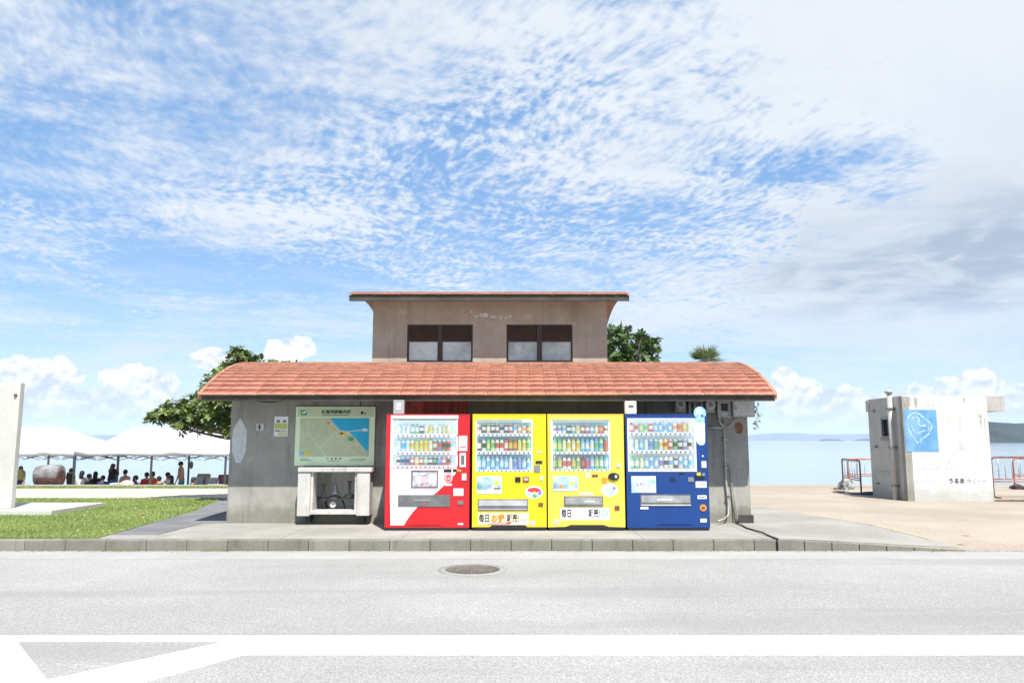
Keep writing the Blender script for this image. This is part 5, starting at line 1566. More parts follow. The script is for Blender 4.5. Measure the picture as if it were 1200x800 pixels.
# ------------------------------------------------------------------ people under the tents
M_skin = mat('skin', (.42, .24, .16), .6, .08, 6)
M_hair = mat('black_hair', (.012, .010, .010), .6, .2, 30)
M_hairb = mat('brown_hair', (.07, .035, .02), .6, .2, 30)
def cloth(n_, c): return mat('cloth_' + n_, c, .85, .15, 7)
def person(px, head_py, Y, pose, face, top, bottom, label, hair=None, hairk=0, lean=0.0, skin_top=False, arm='lap'):
    """a body grown from a joint skeleton with radii; its head reaches the height read off the photo"""
    zt = fZ(head_py, Y)
    H = zt - BZ
    k = 1.0
    J = {}
    if pose == 'stand':
        hip = .53 * H; L = H
    else:
        L = 1.68 * min(1.05, H / 1.30); hip = H - .50 * L
    hd = L / 7.5
    cx = lambda z: lean * (z - hip)
    sh_z = hip + .30 * L; nk = hip + .335 * L; top_z = hip + .47 * L + (H - hip - .47 * L)
    V_ = [Vector((0, 0, hip)), Vector((0, cx(hip + .12 * L), hip + .12 * L)), Vector((0, cx(sh_z), sh_z - .03 * L)), Vector((0, cx(nk), nk + .01)), Vector((0, cx(nk) + .012, H - hd * 1.0)), Vector((0, cx(nk) + .02, H - hd * .60)), Vector((0, cx(nk) + .02, H - hd * .22))]
    rad = [(.155, .11), (.125, .09), (.15, .10), (.05, .05), (.052, .06), (.078, .092), (.062, .075)]
    E = [(0, 1), (1, 2), (2, 3), (3, 4), (4, 5), (5, 6)]
    zone = ['b', 't', 't', 's', 's', 's', 's']
    def add(p, r, parent, z):
        V_.append(Vector(p)); rad.append((r, r)); E.append((parent, len(V_) - 1)); zone.append(z); return len(V_) - 1
    sy = cx(sh_z)
    for sgn in (-1, 1):
        s0 = add((sgn * .105 * L, sy, sh_z - .01), .052, 2, 't')
        if arm == 'lap':
            e = add((sgn * .135 * L, sy + .05, sh_z - .165 * L), .040, s0, 't' if not skin_top else 's')
            w_ = add((sgn * .085 * L, sy + .24, sh_z - .20 * L), .027, e, 's')
            h_ = add((sgn * .070 * L, sy + .30, sh_z - .20 * L), .030, w_, 's')
        elif arm == 'down':
            e = add((sgn * .128 * L, sy + .02, sh_z - .18 * L), .040, s0, 't' if not skin_top else 's')
            w_ = add((sgn * .122 * L, sy + .10, sh_z - .33 * L), .026, e, 's')
            h_ = add((sgn * .118 * L, sy + .13, sh_z - .375 * L), .030, w_, 's')
        else:
            e = add((sgn * .14 * L, sy + .10, sh_z - .13 * L), .040, s0, 't' if not skin_top else 's')
            w_ = add((sgn * .05 * L, sy + .22, sh_z - .02 * L), .027, e, 's')
            h_ = add((sgn * .03 * L, sy + .24, sh_z + .02 * L), .030, w_, 's')
        hand = V_[h_]; dr = (V_[h_] - V_[w_]).normalized()
        if pose == 'stand':
            a1 = add((sgn * .055 * L, 0, hip - .04), .085, 0, 'b')
            kn = add((sgn * .062 * L, .02, hip * .52), .056, a1, 'b')
            an = add((sgn * .066 * L, -.01, .09), .036, kn, 's')
            add((sgn * .070 * L, .15, .04), .038, an, 'f')
        else:
            a1 = add((sgn * .06 * L, .06, hip - .01), .088, 0, 'b')
            kn = add((sgn * .085 * L, .44, hip + .02), .060, a1, 'b')
            an = add((sgn * .085 * L, .40, .10 if hip > .35 else hip - .1), .038, kn, 's')
            add((sgn * .085 * L, .54, .05 if hip > .35 else hip - .15), .038, an, 'f')
    # grow the skin
    me = bpy.data.meshes.new('body')
    me.from_pydata([tuple(v) for v in V_], E, [])
    o = bpy.data.objects.new('body', me); col.objects.link(o)
    md = o.modifiers.new('skin', 'SKIN'); sd = o.modifiers.new('sub', 'SUBSURF'); sd.levels = 1; sd.render_levels = 1
    for i, sv in enumerate(me.skin_vertices[0].data):
        sv.radius = tuple(q_ * (1.22 if i < 3 else 1.15) for q_ in rad[i]) if zone[i] != 's' else rad[i]; sv.use_root = (i == 0)
    dg = bpy.context.evaluated_depsgraph_get()
    nm = bpy.data.meshes.new_from_object(o.evaluated_get(dg), depsgraph=dg)
    bpy.data.objects.remove(o, do_unlink=True)
    # fingers and thumb, nose and ears joined to the same body mesh
    bm = bmesh.new(); bm.from_mesh(nm)
    ex = MB()
    for hi in [i for i in range(len(V_)) if zone[i] == 's' and i > 6]:
        ch = [e for e in E if e[0] == hi]
        if ch or pose == 'x': continue
        pr = [e[0] for e in E if e[1] == hi][0]
        if V_[hi].z < hip - .25: continue
        d = (V_[hi] - V_[pr]).normalized(); side = d.cross(Vector((0, 0, 1))).normalized()
        if side.length < .5: side = Vector((1, 0, 0))
        for f_ in range(4):
            b0 = V_[hi] + side * (f_ - 1.5) * .018
            ln = (.062, .075, .070, .055)[f_]
            ex.tube([b0, b0 + d * ln * .6, b0 + d * ln + Vector((0, 0, -.022))], [.0095, .009, .007], 5)
        sg = -1 if V_[hi].x > 0 else 1
        ex.tube([V_[hi] - d * .02, V_[hi] + side * sg * .035 + d * .02, V_[hi] + side * sg * .04 + d * .045], [.011, .010, .008], 5)
    hc = V_[5]
    ex.tube([hc + Vector((0, .085, .0)), hc + Vector((0, .108, -.02)), hc + Vector((0, .085, -.028))], [.008, .014, .008], 5)
    for sgn in (-1, 1): ex.ball(hc + Vector((sgn * .082, 0, -.01)), .012, .02, .03, 6, 5)
    em = ex.mesh('x'); bm.from_mesh(em)
    bm.to_mesh(nm); bm.free(); nm.name = 'body'
    zs = {'s': 0, 't': 1, 'b': 2, 'f': 3}
    nm.materials.clear()
    for m_ in (M_skin, M_skin if skin_top else cloth(*top), cloth(*bottom), M_dark): nm.materials.append(m_)
    segs = [(V_[a], V_[b], zone[b]) for a, b in E]
    for p in nm.polygons:
        c = p.center; best = 9; zz = 's'
        for a, b, z_ in segs:
            ab = b - a; tt = max(0, min(1, (c - a).dot(ab) / max(ab.length_squared, 1e-6)))
            dd = (c - (a + ab * tt)).length
            if dd < best: best = dd; zz = z_
        if zz == 't' and c.z < hip + .02: zz = 'b'
        p.material_index = zs[zz]; p.use_smooth = True
    root = empty('person', (fX(px, Y, 555), Y, BZ), label, 'person', rz=R(face))
    b_ = link('body', nm, None, root)
    # hair: a cap hugging the skull, longer when asked
    hm = MB(); hcc = V_[5] + Vector((0, -.012, .028))
    hm.ball(hcc, .088, .100, .100, 14, 9)
    if hairk: hm.ball(hcc + Vector((0, -.05, -.10)), .085, .055, .15, 12, 8)
    ho = hm.mesh('hair', Vector((0, 0, 0)), [hair or M_hair])
    if pose == 'x': pass
    link('hair', ho, None, root)
    return root
BK = ('black', (.012, .012, .014)); GY = ('grey', (.30, .30, .31)); RD = ('red', (.42, .03, .03)); WH = ('white', (.66, .66, .66)); TL = ('teal', (.02, .22, .24)); DR = ('dark_red', (.13, .03, .03)); BL = ('blue', (.03, .10, .28)); OL = ('olive', (.22, .24, .07)); NV = ('navy', (.02, .03, .07)); PK = ('pale_pink', (.55, .35, .33))
person(25, 546, 33.70, 'stand', 200, OL, NV, 'person in olive green top bending beside the grey covered load, near the white pillar', lean=.35, arm='down', hair=M_hairb)
person(69, 553, 33.70, 'sit', 80, DR, BK, 'person in dark red top sitting just right of the grey covered load', arm='face')
person(83, 549, 33.70, 'stand', 10, BK, BK, 'slim person in black standing at the tent pole between two seated people', arm='down')
person(96, 551, 30.67, 'sit', 0, ('pale_grey', (.50, .50, .50)), NV, 'person with dark hair and pale grey shirt sitting right of the tent pole', hairk=1, arm='lap')
person(112, 552, 30.83, 'sit', 20, BK, BK, 'person all in black sitting between the pale shirted person and the blue cooler', hairk=1)
person(131, 543, 31.08, 'stand', -20, BK, BL, 'brown haired person in black jacket and blue trousers behind the blue cooler', hair=M_hairb, hairk=1, lean=.05, arm='face')
person(147, 549.5, 31.25, 'sit', 60, GY, NV, 'short haired person in grey shirt sitting right of the blue cooler', arm='lap')
person(172, 553, 30.83, 'sit', 10, RD, RD, 'person in a bright red vest, left one of the red pair at the middle pole', arm='lap')
person(179, 552, 30.75, 'sit', -10, ('orange_red', (.52, .07, .035)), RD, 'person in orange red vest, right one of the red pair at the middle pole', hair=M_hairb, arm='lap')
person(196.5, 553, 30.96, 'sit', -60, WH, BK, 'person in white shirt sitting between the red pair and the shirtless man', arm='lap')
person(213.5, 540, 30.88, 'stand', 130, TL, TL, 'shirtless person in teal shorts standing with the back bent under the right tent', skin_top=True, lean=.12, arm='down')

person(104.5, 555, 30.3, 'sit', -30, BK, BK, 'person in black sitting low between the pale shirted person and the next one in black', arm='lap')
person(121, 557, 30.2, 'sit', 40, NV, BK, 'person in navy sitting low, left of the standing dark jacketed person', arm='face')
person(159, 557, 30.4, 'sit', -80, ('dark_grey', (.10, .10, .11)), BK, 'person in dark grey sitting low left of the red pair', hairk=1, arm='lap')
person(187, 558, 30.1, 'sit', 60, DR, BK, 'person in dark red sitting low right of the red pair', arm='lap')
person(204, 557, 30.3, 'sit', 100, BK, NV, 'person in black crouching at the left side of the shirtless person', hairk=1, lean=.2, arm='face')
person(52, 556, 33.0, 'sit', 30, BK, BK, 'person in black sitting behind the right end of the grey covered load', arm='lap')
person(227, 560, 30.0, 'sit', -40, BK, NV, 'person in black sitting low in front of the lavender grey chair', arm='lap')

# ------------------------------------------------------------------ gear under the tents
def gear(name, px, py0, py1, w, Y, m, label, cat, shape='box', bev=.03):
    x0, x1 = fX(px - w / 2, Y, 560), fX(px + w / 2, Y, 560)
    z1 = fZ(py0, Y)
    z0 = BZ
    root = empty(name, ((x0 + x1) / 2, Y + .25, BZ), label, cat)
    return root, x0, x1, z0, z1
rt, x0, x1, z0, z1 = gear('cooler_box', 133.5, 566, 573, 9, 26.6, None, 'bright turquoise cooler box on a stand in front of the dark jacketed person', 'cooler')
M_cyan = mat('turquoise_plastic', (.05, .48, .66), .4, .05, 4)
MB().box(x0, x1, 26.6, 27.0, z1 - .32, z1 - .06).build('tub', M_cyan, rt, .02)
MB().box(x0 - .01, x1 + .01, 26.59, 27.01, z1 - .055, z1).build('lid', M_lgrey, rt, .015)
for xx in (x0 + .03, x1 - .05): MB().box(xx, xx + .02, 26.65, 26.95, BZ, z1 - .325).build('stand_leg', M_leg, rt)
rt, x0, x1, z0, z1 = gear('beach_bag', 146, 563, 573, 17, 26.5, None, 'pale pink and tan bulging bag on a low table beside the turquoise cooler', 'bag')
MB().ball(((x0 + x1) / 2, 26.7, z1 - .16), (x1 - x0) / 2, .2, .17, 14, 8).build('sack', mat('bag_pink', (.60, .38, .32), .8, .25, 5, c2=(.70, .58, .45)), rt)
MB().tube([((x0 + x1) / 2 - .12, 26.7, z1 - .05), ((x0 + x1) / 2 - .06, 26.7, z1 + .06), ((x0 + x1) / 2 + .06, 26.7, z1 + .06), ((x0 + x1) / 2 + .12, 26.7, z1 - .05)], .012, 6).build('handle', M_brn, rt)
MB().box(x0, x1, 26.5, 26.95, z1 - .36, z1 - .33).build('table_top', M_lgrey, rt)
for xx in (x0 + .02, x1 - .04):
    for yy in (26.52, 26.91): MB().box(xx, xx + .02, yy, yy + .02, BZ, z1 - .361).build('leg', M_leg, rt)
rt, x0, x1, z0, z1 = gear('covered_load', 45, 544.5, 573, 31, 28.2, None, 'big rounded grey covered load with reddish brown underside, left of the seated people', 'load')
xc = (x0 + x1) / 2; zc = (z1 + fZ(568, 28.2)) / 2; rz_ = (z1 - fZ(568, 28.2)) / 2
mb = MB(); L_ = x1 - x0
prof = [(.50, 0), (.80, .06), (.93, .25), (1.0, .6), (1.0, .92), (.93, .97), (.80, 1.0)]
mb.lathe([(rz_ * r, L_ * h) for r, h in prof], (x0, 28.8, zc), 20, 'X')
mb.build('cover', mat('grey_cover', (.17, .17, .165), .7, .25, 3, c2=(.27, .27, .26), stretch=(1, 1, 2)), rt)
mb = MB(); mb.lathe([(rz_ * r * .96, L_ * h) for r, h in prof], (x0 + .01, 28.8, zc - .13), 20, 'X'); mb.build('underside', mat('brown_hide', (.10, .045, .035), .8, .3, 4), rt)
for xx in (x0 + .15, x1 - .2):
    for yy in (28.5, 29.1): MB().box(xx, xx + .05, yy, yy + .05, BZ, zc).build('leg', M_leg, rt)
# folding chairs
def chair(px, py, Y, m, label, face=0):
    x = fX(px, Y, 560); z1 = fZ(py, Y); h = z1 - BZ
    t = empty('folding_chair', (x, Y, BZ), label, 'chair', 'folding chairs under the right tent', rz=R(face))
    def L(name, b, mm): link(name, b.mesh(name, Vector((0, 0, 0)), [mm]), None, t)
    L('seat', MB().box(-.24, .24, -.22, .22, .42, .46), m)
    b = MB(); b.box(-.24, .24, .0, .03, -.5, .0)
    o = link('backrest', b.mesh('backrest', Vector((0, 0, 0)), [m]), None, t, (0, .24, h)); o.rotation_euler = (R(-10), 0, 0)
    for sx in (-.26, .26):
        for a, c in (((sx, -.22, 0), (sx, .28, h - .03)), ((sx, .24, 0), (sx, -.22, .58))):
            L('leg', MB().tube([a, c], .014, 6), M_leg)
        L('armrest', MB().box(sx - .025, sx + .025, -.22, .22, .58, .605), M_dark)
    return t
chair(229, 559, 30.5, cloth('lavender', (.30, .30, .36)), 'lavender grey folding chair right behind the shirtless person')
chair(236, 555, 31.1, cloth('khaki', (.33, .32, .22)), 'khaki folding chair standing highest among the chairs')
chair(245, 559.5, 30.7, cloth('pale', (.45, .46, .47)), 'pale grey folding chair right of the khaki one')
chair(261, 556, 30.5, cloth('maroon', (.15, .06, .07)), 'dark maroon folding chair next to the grey building wall')
for (px, py, w, m_, nm, lab, cat) in (
                                 (163.5, 566, 6, mat('brown_cloth', (.10, .045, .03), .9, .3, 8), 'duffel_bag', 'small brown duffel bag just left of the red pair', 'bag'),
                                 
                                 (156, 566, 5, mat('grey_cloth', (.30, .31, .31), .9, .3, 8), 'backpack', 'light grey backpack right of the pink bag', 'backpack'),
                                 (60.5, 566, 5, mat('navy_cloth', (.02, .03, .05), .9, .3, 8), 'backpack', 'navy backpack at the right foot of the grey covered load', 'backpack')):
    Yg = 26.7
    x0, x1, z1 = fX(px - w / 2, Yg, 560), fX(px + w / 2, Yg, 560), fZ(py, Yg)
    t = empty(nm, ((x0 + x1) / 2, Yg, BZ), lab, cat)
    # it stands on a low crate-like stool
    MB().ball(((x0 + x1) / 2, Yg, z1 - .22), (x1 - x0) / 2, .14, .22, 12, 9).build('pack_body', m_, t)
    MB().tube([((x0 + x1) / 2 - .05, Yg, z1 - .03), ((x0 + x1) / 2, Yg, z1 + .05), ((x0 + x1) / 2 + .05, Yg, z1 - .03)], .01, 6).build('handle', m_, t)
    MB().box(x0 + .01, x1 - .01, Yg - .12, Yg + .12, BZ, z1 - .42).build('stand', M_leg, t)
# white table
t = empty('folding_table', (fX(247, 26.5, 568), 26.6, BZ), 'white topped low folding table in front of the chairs by the building', 'table')
xa, xb = fX(239, 26.5, 568), fX(257, 26.5, 568); zt_ = fZ(568, 26.5)
MB().box(xa, xb, 26.4, 26.9, zt_ - .03, zt_).build('table_top', M_white, t)
for xx in (xa + .03, xb - .05):
    for yy in (26.44, 26.84): MB().box(xx, xx + .02, yy, yy + .02, BZ, zt_ - .031).build('leg', M_leg, t)
t = empty('folding_table', (fX(22, 26.5, 570), 26.6, BZ), 'pale low folding table in front of the olive topped person', 'table')
xa, xb = fX(15, 26.5, 568), fX(31, 26.5, 568); zt_ = fZ(568.5, 26.5)
MB().box(xa, xb, 26.4, 26.9, zt_ - .03, zt_).build('table_top', M_lgrey, t)
for xx in (xa + .03, xb - .05):
    for yy in (26.44, 26.84): MB().box(xx, xx + .02, yy, yy + .02, BZ, zt_ - .031).build('leg', M_leg, t)
# bag hanging from the pole
x = fX(224.3, 29.4, 545)
t = empty('hanging_bag', (x, 29.4, fZ(549, 29.4)), 'small black bag hanging beside the right rear tent pole', 'bag')
MB().ball((x, 29.4, fZ(544.5, 29.4)), .07, .05, .15, 12, 8).build('pouch', M_black, t)
MB().tube([(x, 29.4, fZ(541, 29.4)), (x - .02, 29.5, fZ(534, 29.4))], .006, 5).build('cord', M_black, t)

# ------------------------------------------------------------------ trees
def leaf_mat(name, c, c2):
    m, b, q, co = base_mat(name, .42, 0, .5)
    at = q.n('ShaderNodeAttribute'); at.attribute_name = 'rnd'
    n = q.noise(co, 1.1, 3)
    f = q.m('ADD', q.m('MULTIPLY', at.outputs['Fac'], .7), q.m('MULTIPLY', n, .3))
    cc = q.mix(f, c4(c), c4(c2))
    q.put(b.inputs['Base Color'], cc)
    b.inputs['Subsurface Weight'].default_value = 0
    tr = q.n('ShaderNodeBsdfTranslucent'); q.put(tr.inputs[0], cc)
    mx = q.n('ShaderNodeMixShader'); mx.inputs[0].default_value = .22
    o = m.node_tree.nodes['Material Output']
    m.node_tree.links.new(b.outputs[0], mx.inputs[1]); m.node_tree.links.new(tr.outputs[0], mx.inputs[2]); m.node_tree.links.new(mx.outputs[0], o.inputs[0])
    return m
M_tl1 = leaf_mat('broad_leaf_olive', (.04, .075, .018), (.20, .26, .06))
M_tl2 = leaf_mat('broad_leaf_green', (.022, .055, .012), (.10, .17, .03))
M_bark = mat('tree_bark', (.16, .13, .10), .9, .3, 6, .5, 20)
def tree(label, trunk_xy, ybase_clumps, Y, leaf_m, size, dens, name='broadleaf_tree', jit=.8, back=True, seed=1):
    rg = random.Random(seed)
    t = empty(name, (trunk_xy[0], trunk_xy[1], ZP), label, 'tree')
    clumps = []
    for (px, py, r) in ybase_clumps:
        yy = Y + rg.uniform(-jit, jit)
        rr_ = r * yy / 900
        clumps.append(((fX(px, yy, py), yy, fZ(py, yy)), (rr_, rr_ * 1.1, rr_ * .9)))
    mb = MB(); rr = []
    # rosettes: leaves sit in whorls at twig ends
    for (c, rad) in clumps:
        n = int(dens * (rad[0] / .3) ** 2)
        for k in range(n):
            d = Vector((rg.gauss(0, 1), rg.gauss(0, 1), rg.gauss(0, 1))).normalized()
            p = Vector(c) + Vector((d.x * rad[0], d.y * rad[1], d.z * rad[2])) * rg.uniform(.35, 1.05)
            ax = (d * .7 + Vector((0, 0, .8)) + Vector((rg.gauss(0, .3), rg.gauss(0, .3), 0))).normalized()
            u0 = ax.orthogonal().normalized(); v0 = ax.cross(u0)
            ph = rg.uniform(0, 6.28); tone = rg.random()
            m_ = rg.randint(6, 9)
            for i in range(m_):
                a = ph + 6.283 * i / m_ + rg.uniform(-.2, .2)
                el_ = rg.uniform(.05, .75)
                dr = (u0 * math.cos(a) + v0 * math.sin(a)) * math.cos(el_) + ax * math.sin(el_)
                sd_ = dr.cross(ax).normalized()
                s = size * rg.uniform(.7, 1.15)
                dn = Vector((0, 0, -s * .12))
                b = len(mb.v)
                mb.v += [p + dr * s * .08, p + dr * s * .62 + sd_ * s * .25, p + dr * s * 1.05 + dn, p + dr * s * .62 - sd_ * s * .25]
                mb.f.append([b, b + 1, b + 2, b + 3]); mb.mi.append(0); mb.sm.append(False)
                rr.append(max(0, min(1, tone * .7 + rg.random() * .3)))
    o = mb.build('crown', leaf_m, t); set_rnd(o, rr)
    tb = MB()
    base = Vector((trunk_xy[0], trunk_xy[1], ZP))
    top = sum((Vector(c) for c, _ in clumps), Vector()) / len(clumps)
    fork = base.lerp(Vector((base.x + (top.x - base.x) * .25, base.y, base.z + (top.z - base.z) * .62)), 1)
    tb.tube([base, base.lerp(fork, .5) + Vector((.05, .03, 0)), fork], [.20, .16, .12], 10)
    for (c, rad) in clumps:
        c = Vector(c); md = fork.lerp(c, .5) + Vector((0, 0, -.12))
        tb.tube([fork, md, c], [.07, .045, .015], 6)
    tb.build('trunk', M_bark, t)
    return t
cl = [(186, 488, 12), (202, 482, 14), (214, 493, 14), (222, 477, 15), (240, 484, 18), (236, 495, 10), (255, 470, 18), (262, 492, 14), (240, 462, 13), (252, 450, 14), (268, 440, 15), (262, 430, 9), (282, 430, 14), (279, 415, 10), (290, 421, 9), (303, 424, 8), (318, 427, 6), (335, 428, 4.5), (350, 429, 4), (228, 505, 5), (245, 502, 6), (276, 492, 14), (212, 502, 5), (268, 503, 6), (276, 470, 16), (272, 455, 14)]
tree('broad leaved olive green tree spreading out from behind the left end of the building', (-6.1, 19.6), cl, 18.9, M_tl1, .15, 50, seed=5, jit=.7)
cl = [(716, 392, 12), (728, 390, 10), (733, 384, 6), (742, 400, 13), (752, 394, 7), (760, 404, 11), (768, 410, 8), (725, 410, 18), (748, 418, 14), (765, 420, 10), (718, 425, 14), (735, 428, 14), (772, 401, 4), (757, 430, 10), (705, 410, 14)]
tree('darker green round tree showing above the roof right of the raised block', (3.0, 21.5), cl, 21.3, M_tl2, .17, 28, seed=9, jit=.6)
# fan palm
YP = 22.5
pc = P(827, 424, YP)
t = empty('fan_palm', (pc.x, YP, ZP), 'fan palm whose spiky crown peeks over the right part of the roof', 'palm')
M_frond = leaf_mat('palm_leaf', (.06, .10, .035), (.26, .30, .13))
MB().tube([(pc.x, YP, ZP), (pc.x + .03, YP, 2.2), (pc.x, YP, pc.z - .1)], [.17, .14, .11], 10).build('trunk', M_bark, t)
rg = random.Random(4)
for i in range(34):
    a = rg.uniform(0, 6.283); el_ = rg.uniform(-.35, 1.35)
    d = Vector((math.cos(a) * math.cos(el_), math.sin(a) * math.cos(el_), math.sin(el_)))
    hub = Vector((pc.x, YP, pc.z - .05)) + d * .19
    mb = MB(); rr = []
    ax = d.orthogonal().normalized()
    sdv = d.cross(Vector((0, 0, 1))).normalized(); upv = sdv.cross(d)
    mb.tube([Vector((pc.x, YP, pc.z - .05)), hub], .009, 4); rr += [.5] * len(mb.f)
    for k in range(13):
        b = (k - 6) / 6 * 1.25
        dr = d * math.cos(b) + sdv * math.sin(b)
        ln = .52 * (1 - .18 * abs(b)) * rg.uniform(.85, 1.1)
        w = dr.cross(upv).normalized() * .016
        p1 = hub + dr * ln * .55; p2 = hub + dr * ln - Vector((0, 0, .05 * rg.random()))
        i0 = len(mb.v)
        mb.v += [hub, p1 + w, p2, p1 - w]; mb.f.append([i0, i0 + 1, i0 + 2, i0 + 3]); mb.mi.append(0); mb.sm.append(False); rr.append(rg.random())
    o = mb.build('frond', M_frond, t); set_rnd(o, rr)

# ------------------------------------------------------------------ grass on the lawn
M_grass = leaf_mat('grass_blade', (.16, .225, .05), (.37, .43, .14))
rg = random.Random(2)
lp = [Vector((p[0], p[1])) for p in lawn]
def inside(x, y):
    c = False; n = len(lp); j = n - 1
    for i in range(n):
        if (lp[i].y > y) != (lp[j].y > y) and x < (lp[j].x - lp[i].x) * (y - lp[i].y) / (lp[j].y - lp[i].y) + lp[i].x: c = not c
        j = i
    return c
mb = MB(); rr = []
V_, F_ = [], []
cnt = 0
sx0, sx1 = (fX(74, g.y, 597)), 0
while cnt < 90000:
    x = rg.uniform(-14.5, -4.9); y = YKB + (rg.random() ** 1.5) * (gY(584, ZP) - YKB)
    if not inside(x, y): continue
    if abs(x) > y * .72 + 1: cnt += .2; continue
    a = rg.uniform(0, 6.283); h = rg.uniform(.015, .045); w = rg.uniform(.004, .009) * (1 + (y - 12) * .06)
    dx, dy = math.cos(a) * w, math.sin(a) * w
    b = len(V_)
    V_ += [(x - dx, y - dy, ZP + .005), (x + dx, y + dy, ZP + .005), (x + rg.gauss(0, .014), y + rg.gauss(0, .014), ZP + .005 + h)]
    F_.append((b, b + 1, b + 2)); rr.append(rg.random() * .6 + .4 * (.5 + .5 * math.sin(x * 1.7 + math.sin(y * 1.3) * 2)))
    cnt += 1
# taller fringe along the seaward edge of the promenade
for k in range(9000):
    x = rg.uniform(-17, -7.5); y = YE + rg.uniform(-.25, .2)
    a = rg.uniform(0, 6.283); h = rg.uniform(.02, .10); w = .012
    dx, dy = math.cos(a) * w, math.sin(a) * w
    b = len(V_)
    V_ += [(x - dx, y - dy, ZP), (x + dx, y + dy, ZP), (x + rg.gauss(0, .02), y + rg.gauss(0, .02), ZP + h)]
    F_.append((b, b + 1, b + 2)); rr.append(rg.random())
# tufts in the gutter joint
for px in [rg.uniform(120, 165) for _ in range(120)] + [rg.uniform(238, 275) for _ in range(120)] + [rg.uniform(735, 760) for _ in range(60)] + [rg.uniform(1085, 1130) for _ in range(90)]:
    x = fX(px, YK, 645); y = YK - rg.uniform(0, .05)
    a = rg.uniform(0, 6.283); h = rg.uniform(.01, .035); w = .006
    b = len(V_); dx, dy = math.cos(a) * w, math.sin(a) * w
    V_ += [(x - dx, y - dy, .003), (x + dx, y + dy, .003), (x + rg.gauss(0, .01), y - abs(rg.gauss(0, .01)), h)]
    F_.append((b, b + 1, b + 2)); rr.append(rg.random())
me = bpy.data.meshes.new('grass'); me.from_pydata(V_, [], F_); me.materials.append(M_grass)
o = link('grass', me); set_rnd(o, rr); o['kind'] = 'stuff'
gv, gf = [], []
for k in range(2600):
    x = rg.uniform(-9, 9); y = YK - abs(rg.gauss(0, .07)) - .004
    r0 = rg.uniform(.002, .0075); b = len(gv); z = .004
    gv += [(x - r0, y - r0 * .6, z), (x + r0, y - r0 * .8, z), (x + r0 * .3, y + r0, z), (x, y, z + r0 * 1.1)]
    gf += [(b, b + 1, b + 3), (b + 1, b + 2, b + 3), (b + 2, b, b + 3)]
me = bpy.data.meshes.new('grit'); me.from_pydata(gv, [], gf); me.materials.append(mat('gutter_grit', (.13, .11, .085), .9, .5, 40))
link('grit', me)['kind'] = 'stuff'
# fallen leaves
M_dry = mat('dry_leaf', (.34, .17, .07), .8, .3, 9, c2=(.50, .33, .17))
for (px, py, z, s, lab) in ((33, 641, 0, .20, 'long dry tan leaf lying in the gutter at the far left kerb'), (22, 643, 0, .12, 'small dry leaf left of the long one in the gutter'), (110, 643, 0, .07, 'little dry leaf in the gutter below the left lawn'),
                         (179, 644.2, 0, .10, 'dry brown leaf in the gutter below the dark paving'), (188, 645, 0, .08, 'second dry leaf just right of the one below the dark paving'), (348, 645, 0, .11, 'reddish dry leaf in the gutter below the wash cabinet'),
                         (70, 620, ZP, .10, 'dry leaf lying on the lawn near the kerb'), (168, 603, ZP, .11, 'dry leaf lying on the middle of the lawn'), (768, 644.6, 0, .10, 'pale dry leaf in the gutter below the blue machine'), (1132, 629, ZP, .12, 'dry leaf on the sandy forecourt near the lowered kerb')):
    p = G(px, py, z)
    mb = MB(); a = rnd.uniform(-.6, .6); u = Vector((math.cos(a), math.sin(a), 0)); w = Vector((-u.y, u.x, 0))
    b = p + Vector((0, 0, .012)); h = Vector((0, 0, s * .22))
    ring = [b - u * s * .5 + h * .6, b - u * s * .2 + w * s * .2 + h, b + u * s * .15 + w * s * .22 + h * .9, b + u * s * .5 + h * .3, b + u * s * .15 - w * s * .2 + h * .6, b - u * s * .2 - w * s * .2 + h * .5]
    ctr = b
    for i in range(6): mb.face([ctr, ring[i], ring[(i + 1) % 6]])
    mb.tube([b - u * s * .5 + h * .6, b - u * s * .72 + h * .3], .004, 4)
    tag(mb.build('fallen_leaf', M_dry), lab, 'leaf', 'dry fallen leaves')

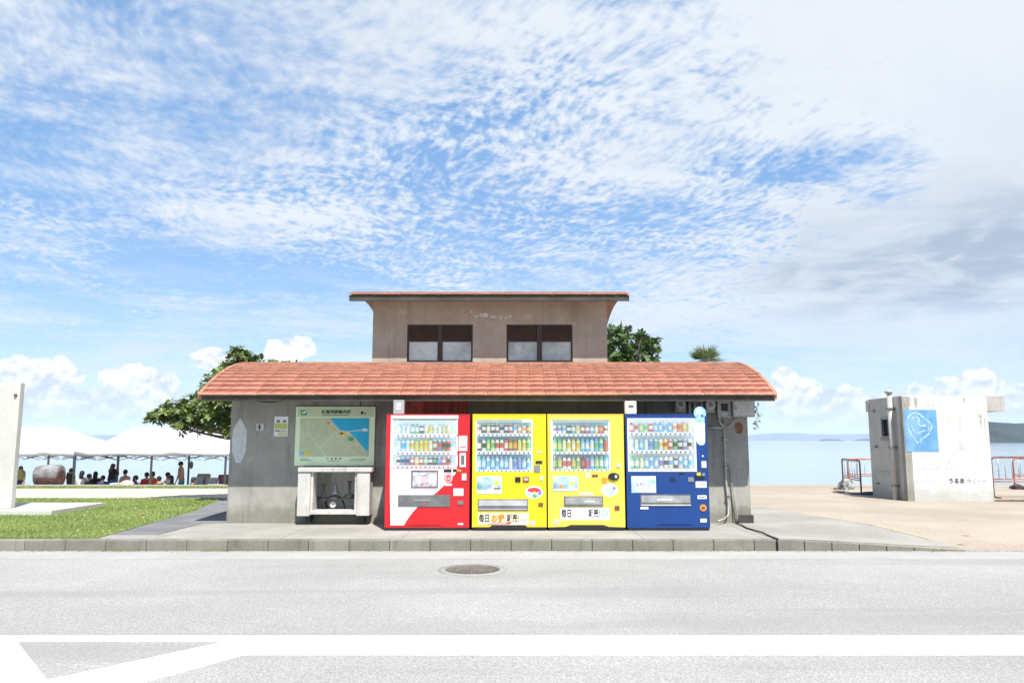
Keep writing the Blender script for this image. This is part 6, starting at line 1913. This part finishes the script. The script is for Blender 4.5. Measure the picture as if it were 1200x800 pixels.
# ------------------------------------------------------------------ far land
def ridge(name, y, pxs, m, depth, seed, base=SEA - .5):
    """a hilly land mass: rows of terrain rising to a ridge and falling behind"""
    from mathutils import noise as mn
    mb = MB(); rows = 9
    ncol = len(pxs)
    grid_ = []
    for r in range(rows):
        v = r / (rows - 1)
        prof = math.sin(math.pi * min(1, v * 1.0)) ** .8
        row = []
        for i, (px, py) in enumerate(pxs):
            yy = y + depth * v
            h = fZ(py, y + depth * .45) - base
            x = fX(px, y + depth * .45, 505)
            n = mn.noise(Vector((x * .004 + seed, yy * .004, 0))) * .25
            row.append(Vector((x, yy, base + max(0, h * prof * (1 + (n if prof < .98 else 0))))))
        grid_.append(row)
    for r in range(rows - 1):
        for i in range(ncol - 1):
            mb.face([grid_[r][i], grid_[r][i + 1], grid_[r + 1][i + 1], grid_[r + 1][i]], 0, True)
    return tag(mb.build(name, m), kind='structure')
M_far = mat('far_forest', (.035, .055, .03), .95, .3, .01)
M_far2 = mat('near_forest', (.012, .022, .014), .95, .4, .03)
def dens(pts, n):
    out = []
    rg = random.Random(3)
    for (a, b), (c, d) in zip(pts, pts[1:]):
        for i in range(n): 
            t = i / n
            out.append((a + (c - a) * t, b + (d - b) * (t * t * (3 - 2 * t)) + rg.uniform(-.25, .25)))
    out.append(pts[-1]); return out
ridge('far_hills', 9000, dens([(820, 515.5), (850, 512), (880, 509.5), (905, 507.6), (930, 506.8), (955, 508), (985, 508.6), (1010, 508.0), (1040, 509), (1080, 507), (1120, 508), (1160, 511), (1190, 515.5)], 6), M_far, 1500, 1)
ridge('far_hills', 8500, dens([(-420, 515.5), (-300, 506), (-200, 502), (-80, 507), (20, 506), (80, 507), (105, 509.8), (135, 509.3), (170, 507), (260, 509), (340, 512), (400, 515.6)], 6), M_far, 1200, 2)
ridge('headland', 1300, dens([(1118, 516.8), (1132, 506), (1145, 496), (1158, 493.0), (1175, 495), (1188, 496.2), (1215, 495), (1260, 490), (1340, 486), (1500, 496), (1620, 516)], 6), M_far2, 260, 3)
ridge('low_islet', 5000, dens([(958, 516), (963, 514.6), (968, 513.9), (975, 514.3), (981, 514.2), (988, 515.8)], 3), M_far2, 60, 4)
ridge('low_islet', 5200, dens([(1000, 516), (1006, 514.4), (1016, 514.0), (1024, 514.4), (1034, 515.8)], 3), M_far2, 60, 5)
# haze: one even body of pale air
hz = bpy.data.materials.new('haze_air'); hz.use_nodes = True
t_ = hz.node_tree; t_.nodes.clear()
pv_ = t_.nodes.new('ShaderNodeVolumePrincipled'); pv_.inputs['Color'].default_value = (.74, .84, 1.0, 1); pv_.inputs['Density'].default_value = 1.0e-4; pv_.inputs['Anisotropy'].default_value = .0
ou = t_.nodes.new('ShaderNodeOutputMaterial'); t_.links.new(pv_.outputs[0], ou.inputs['Volume'])
tag(MB().box(-12500, 12500, -3100, 12500, -4, 165).build('haze', hz), kind='stuff')
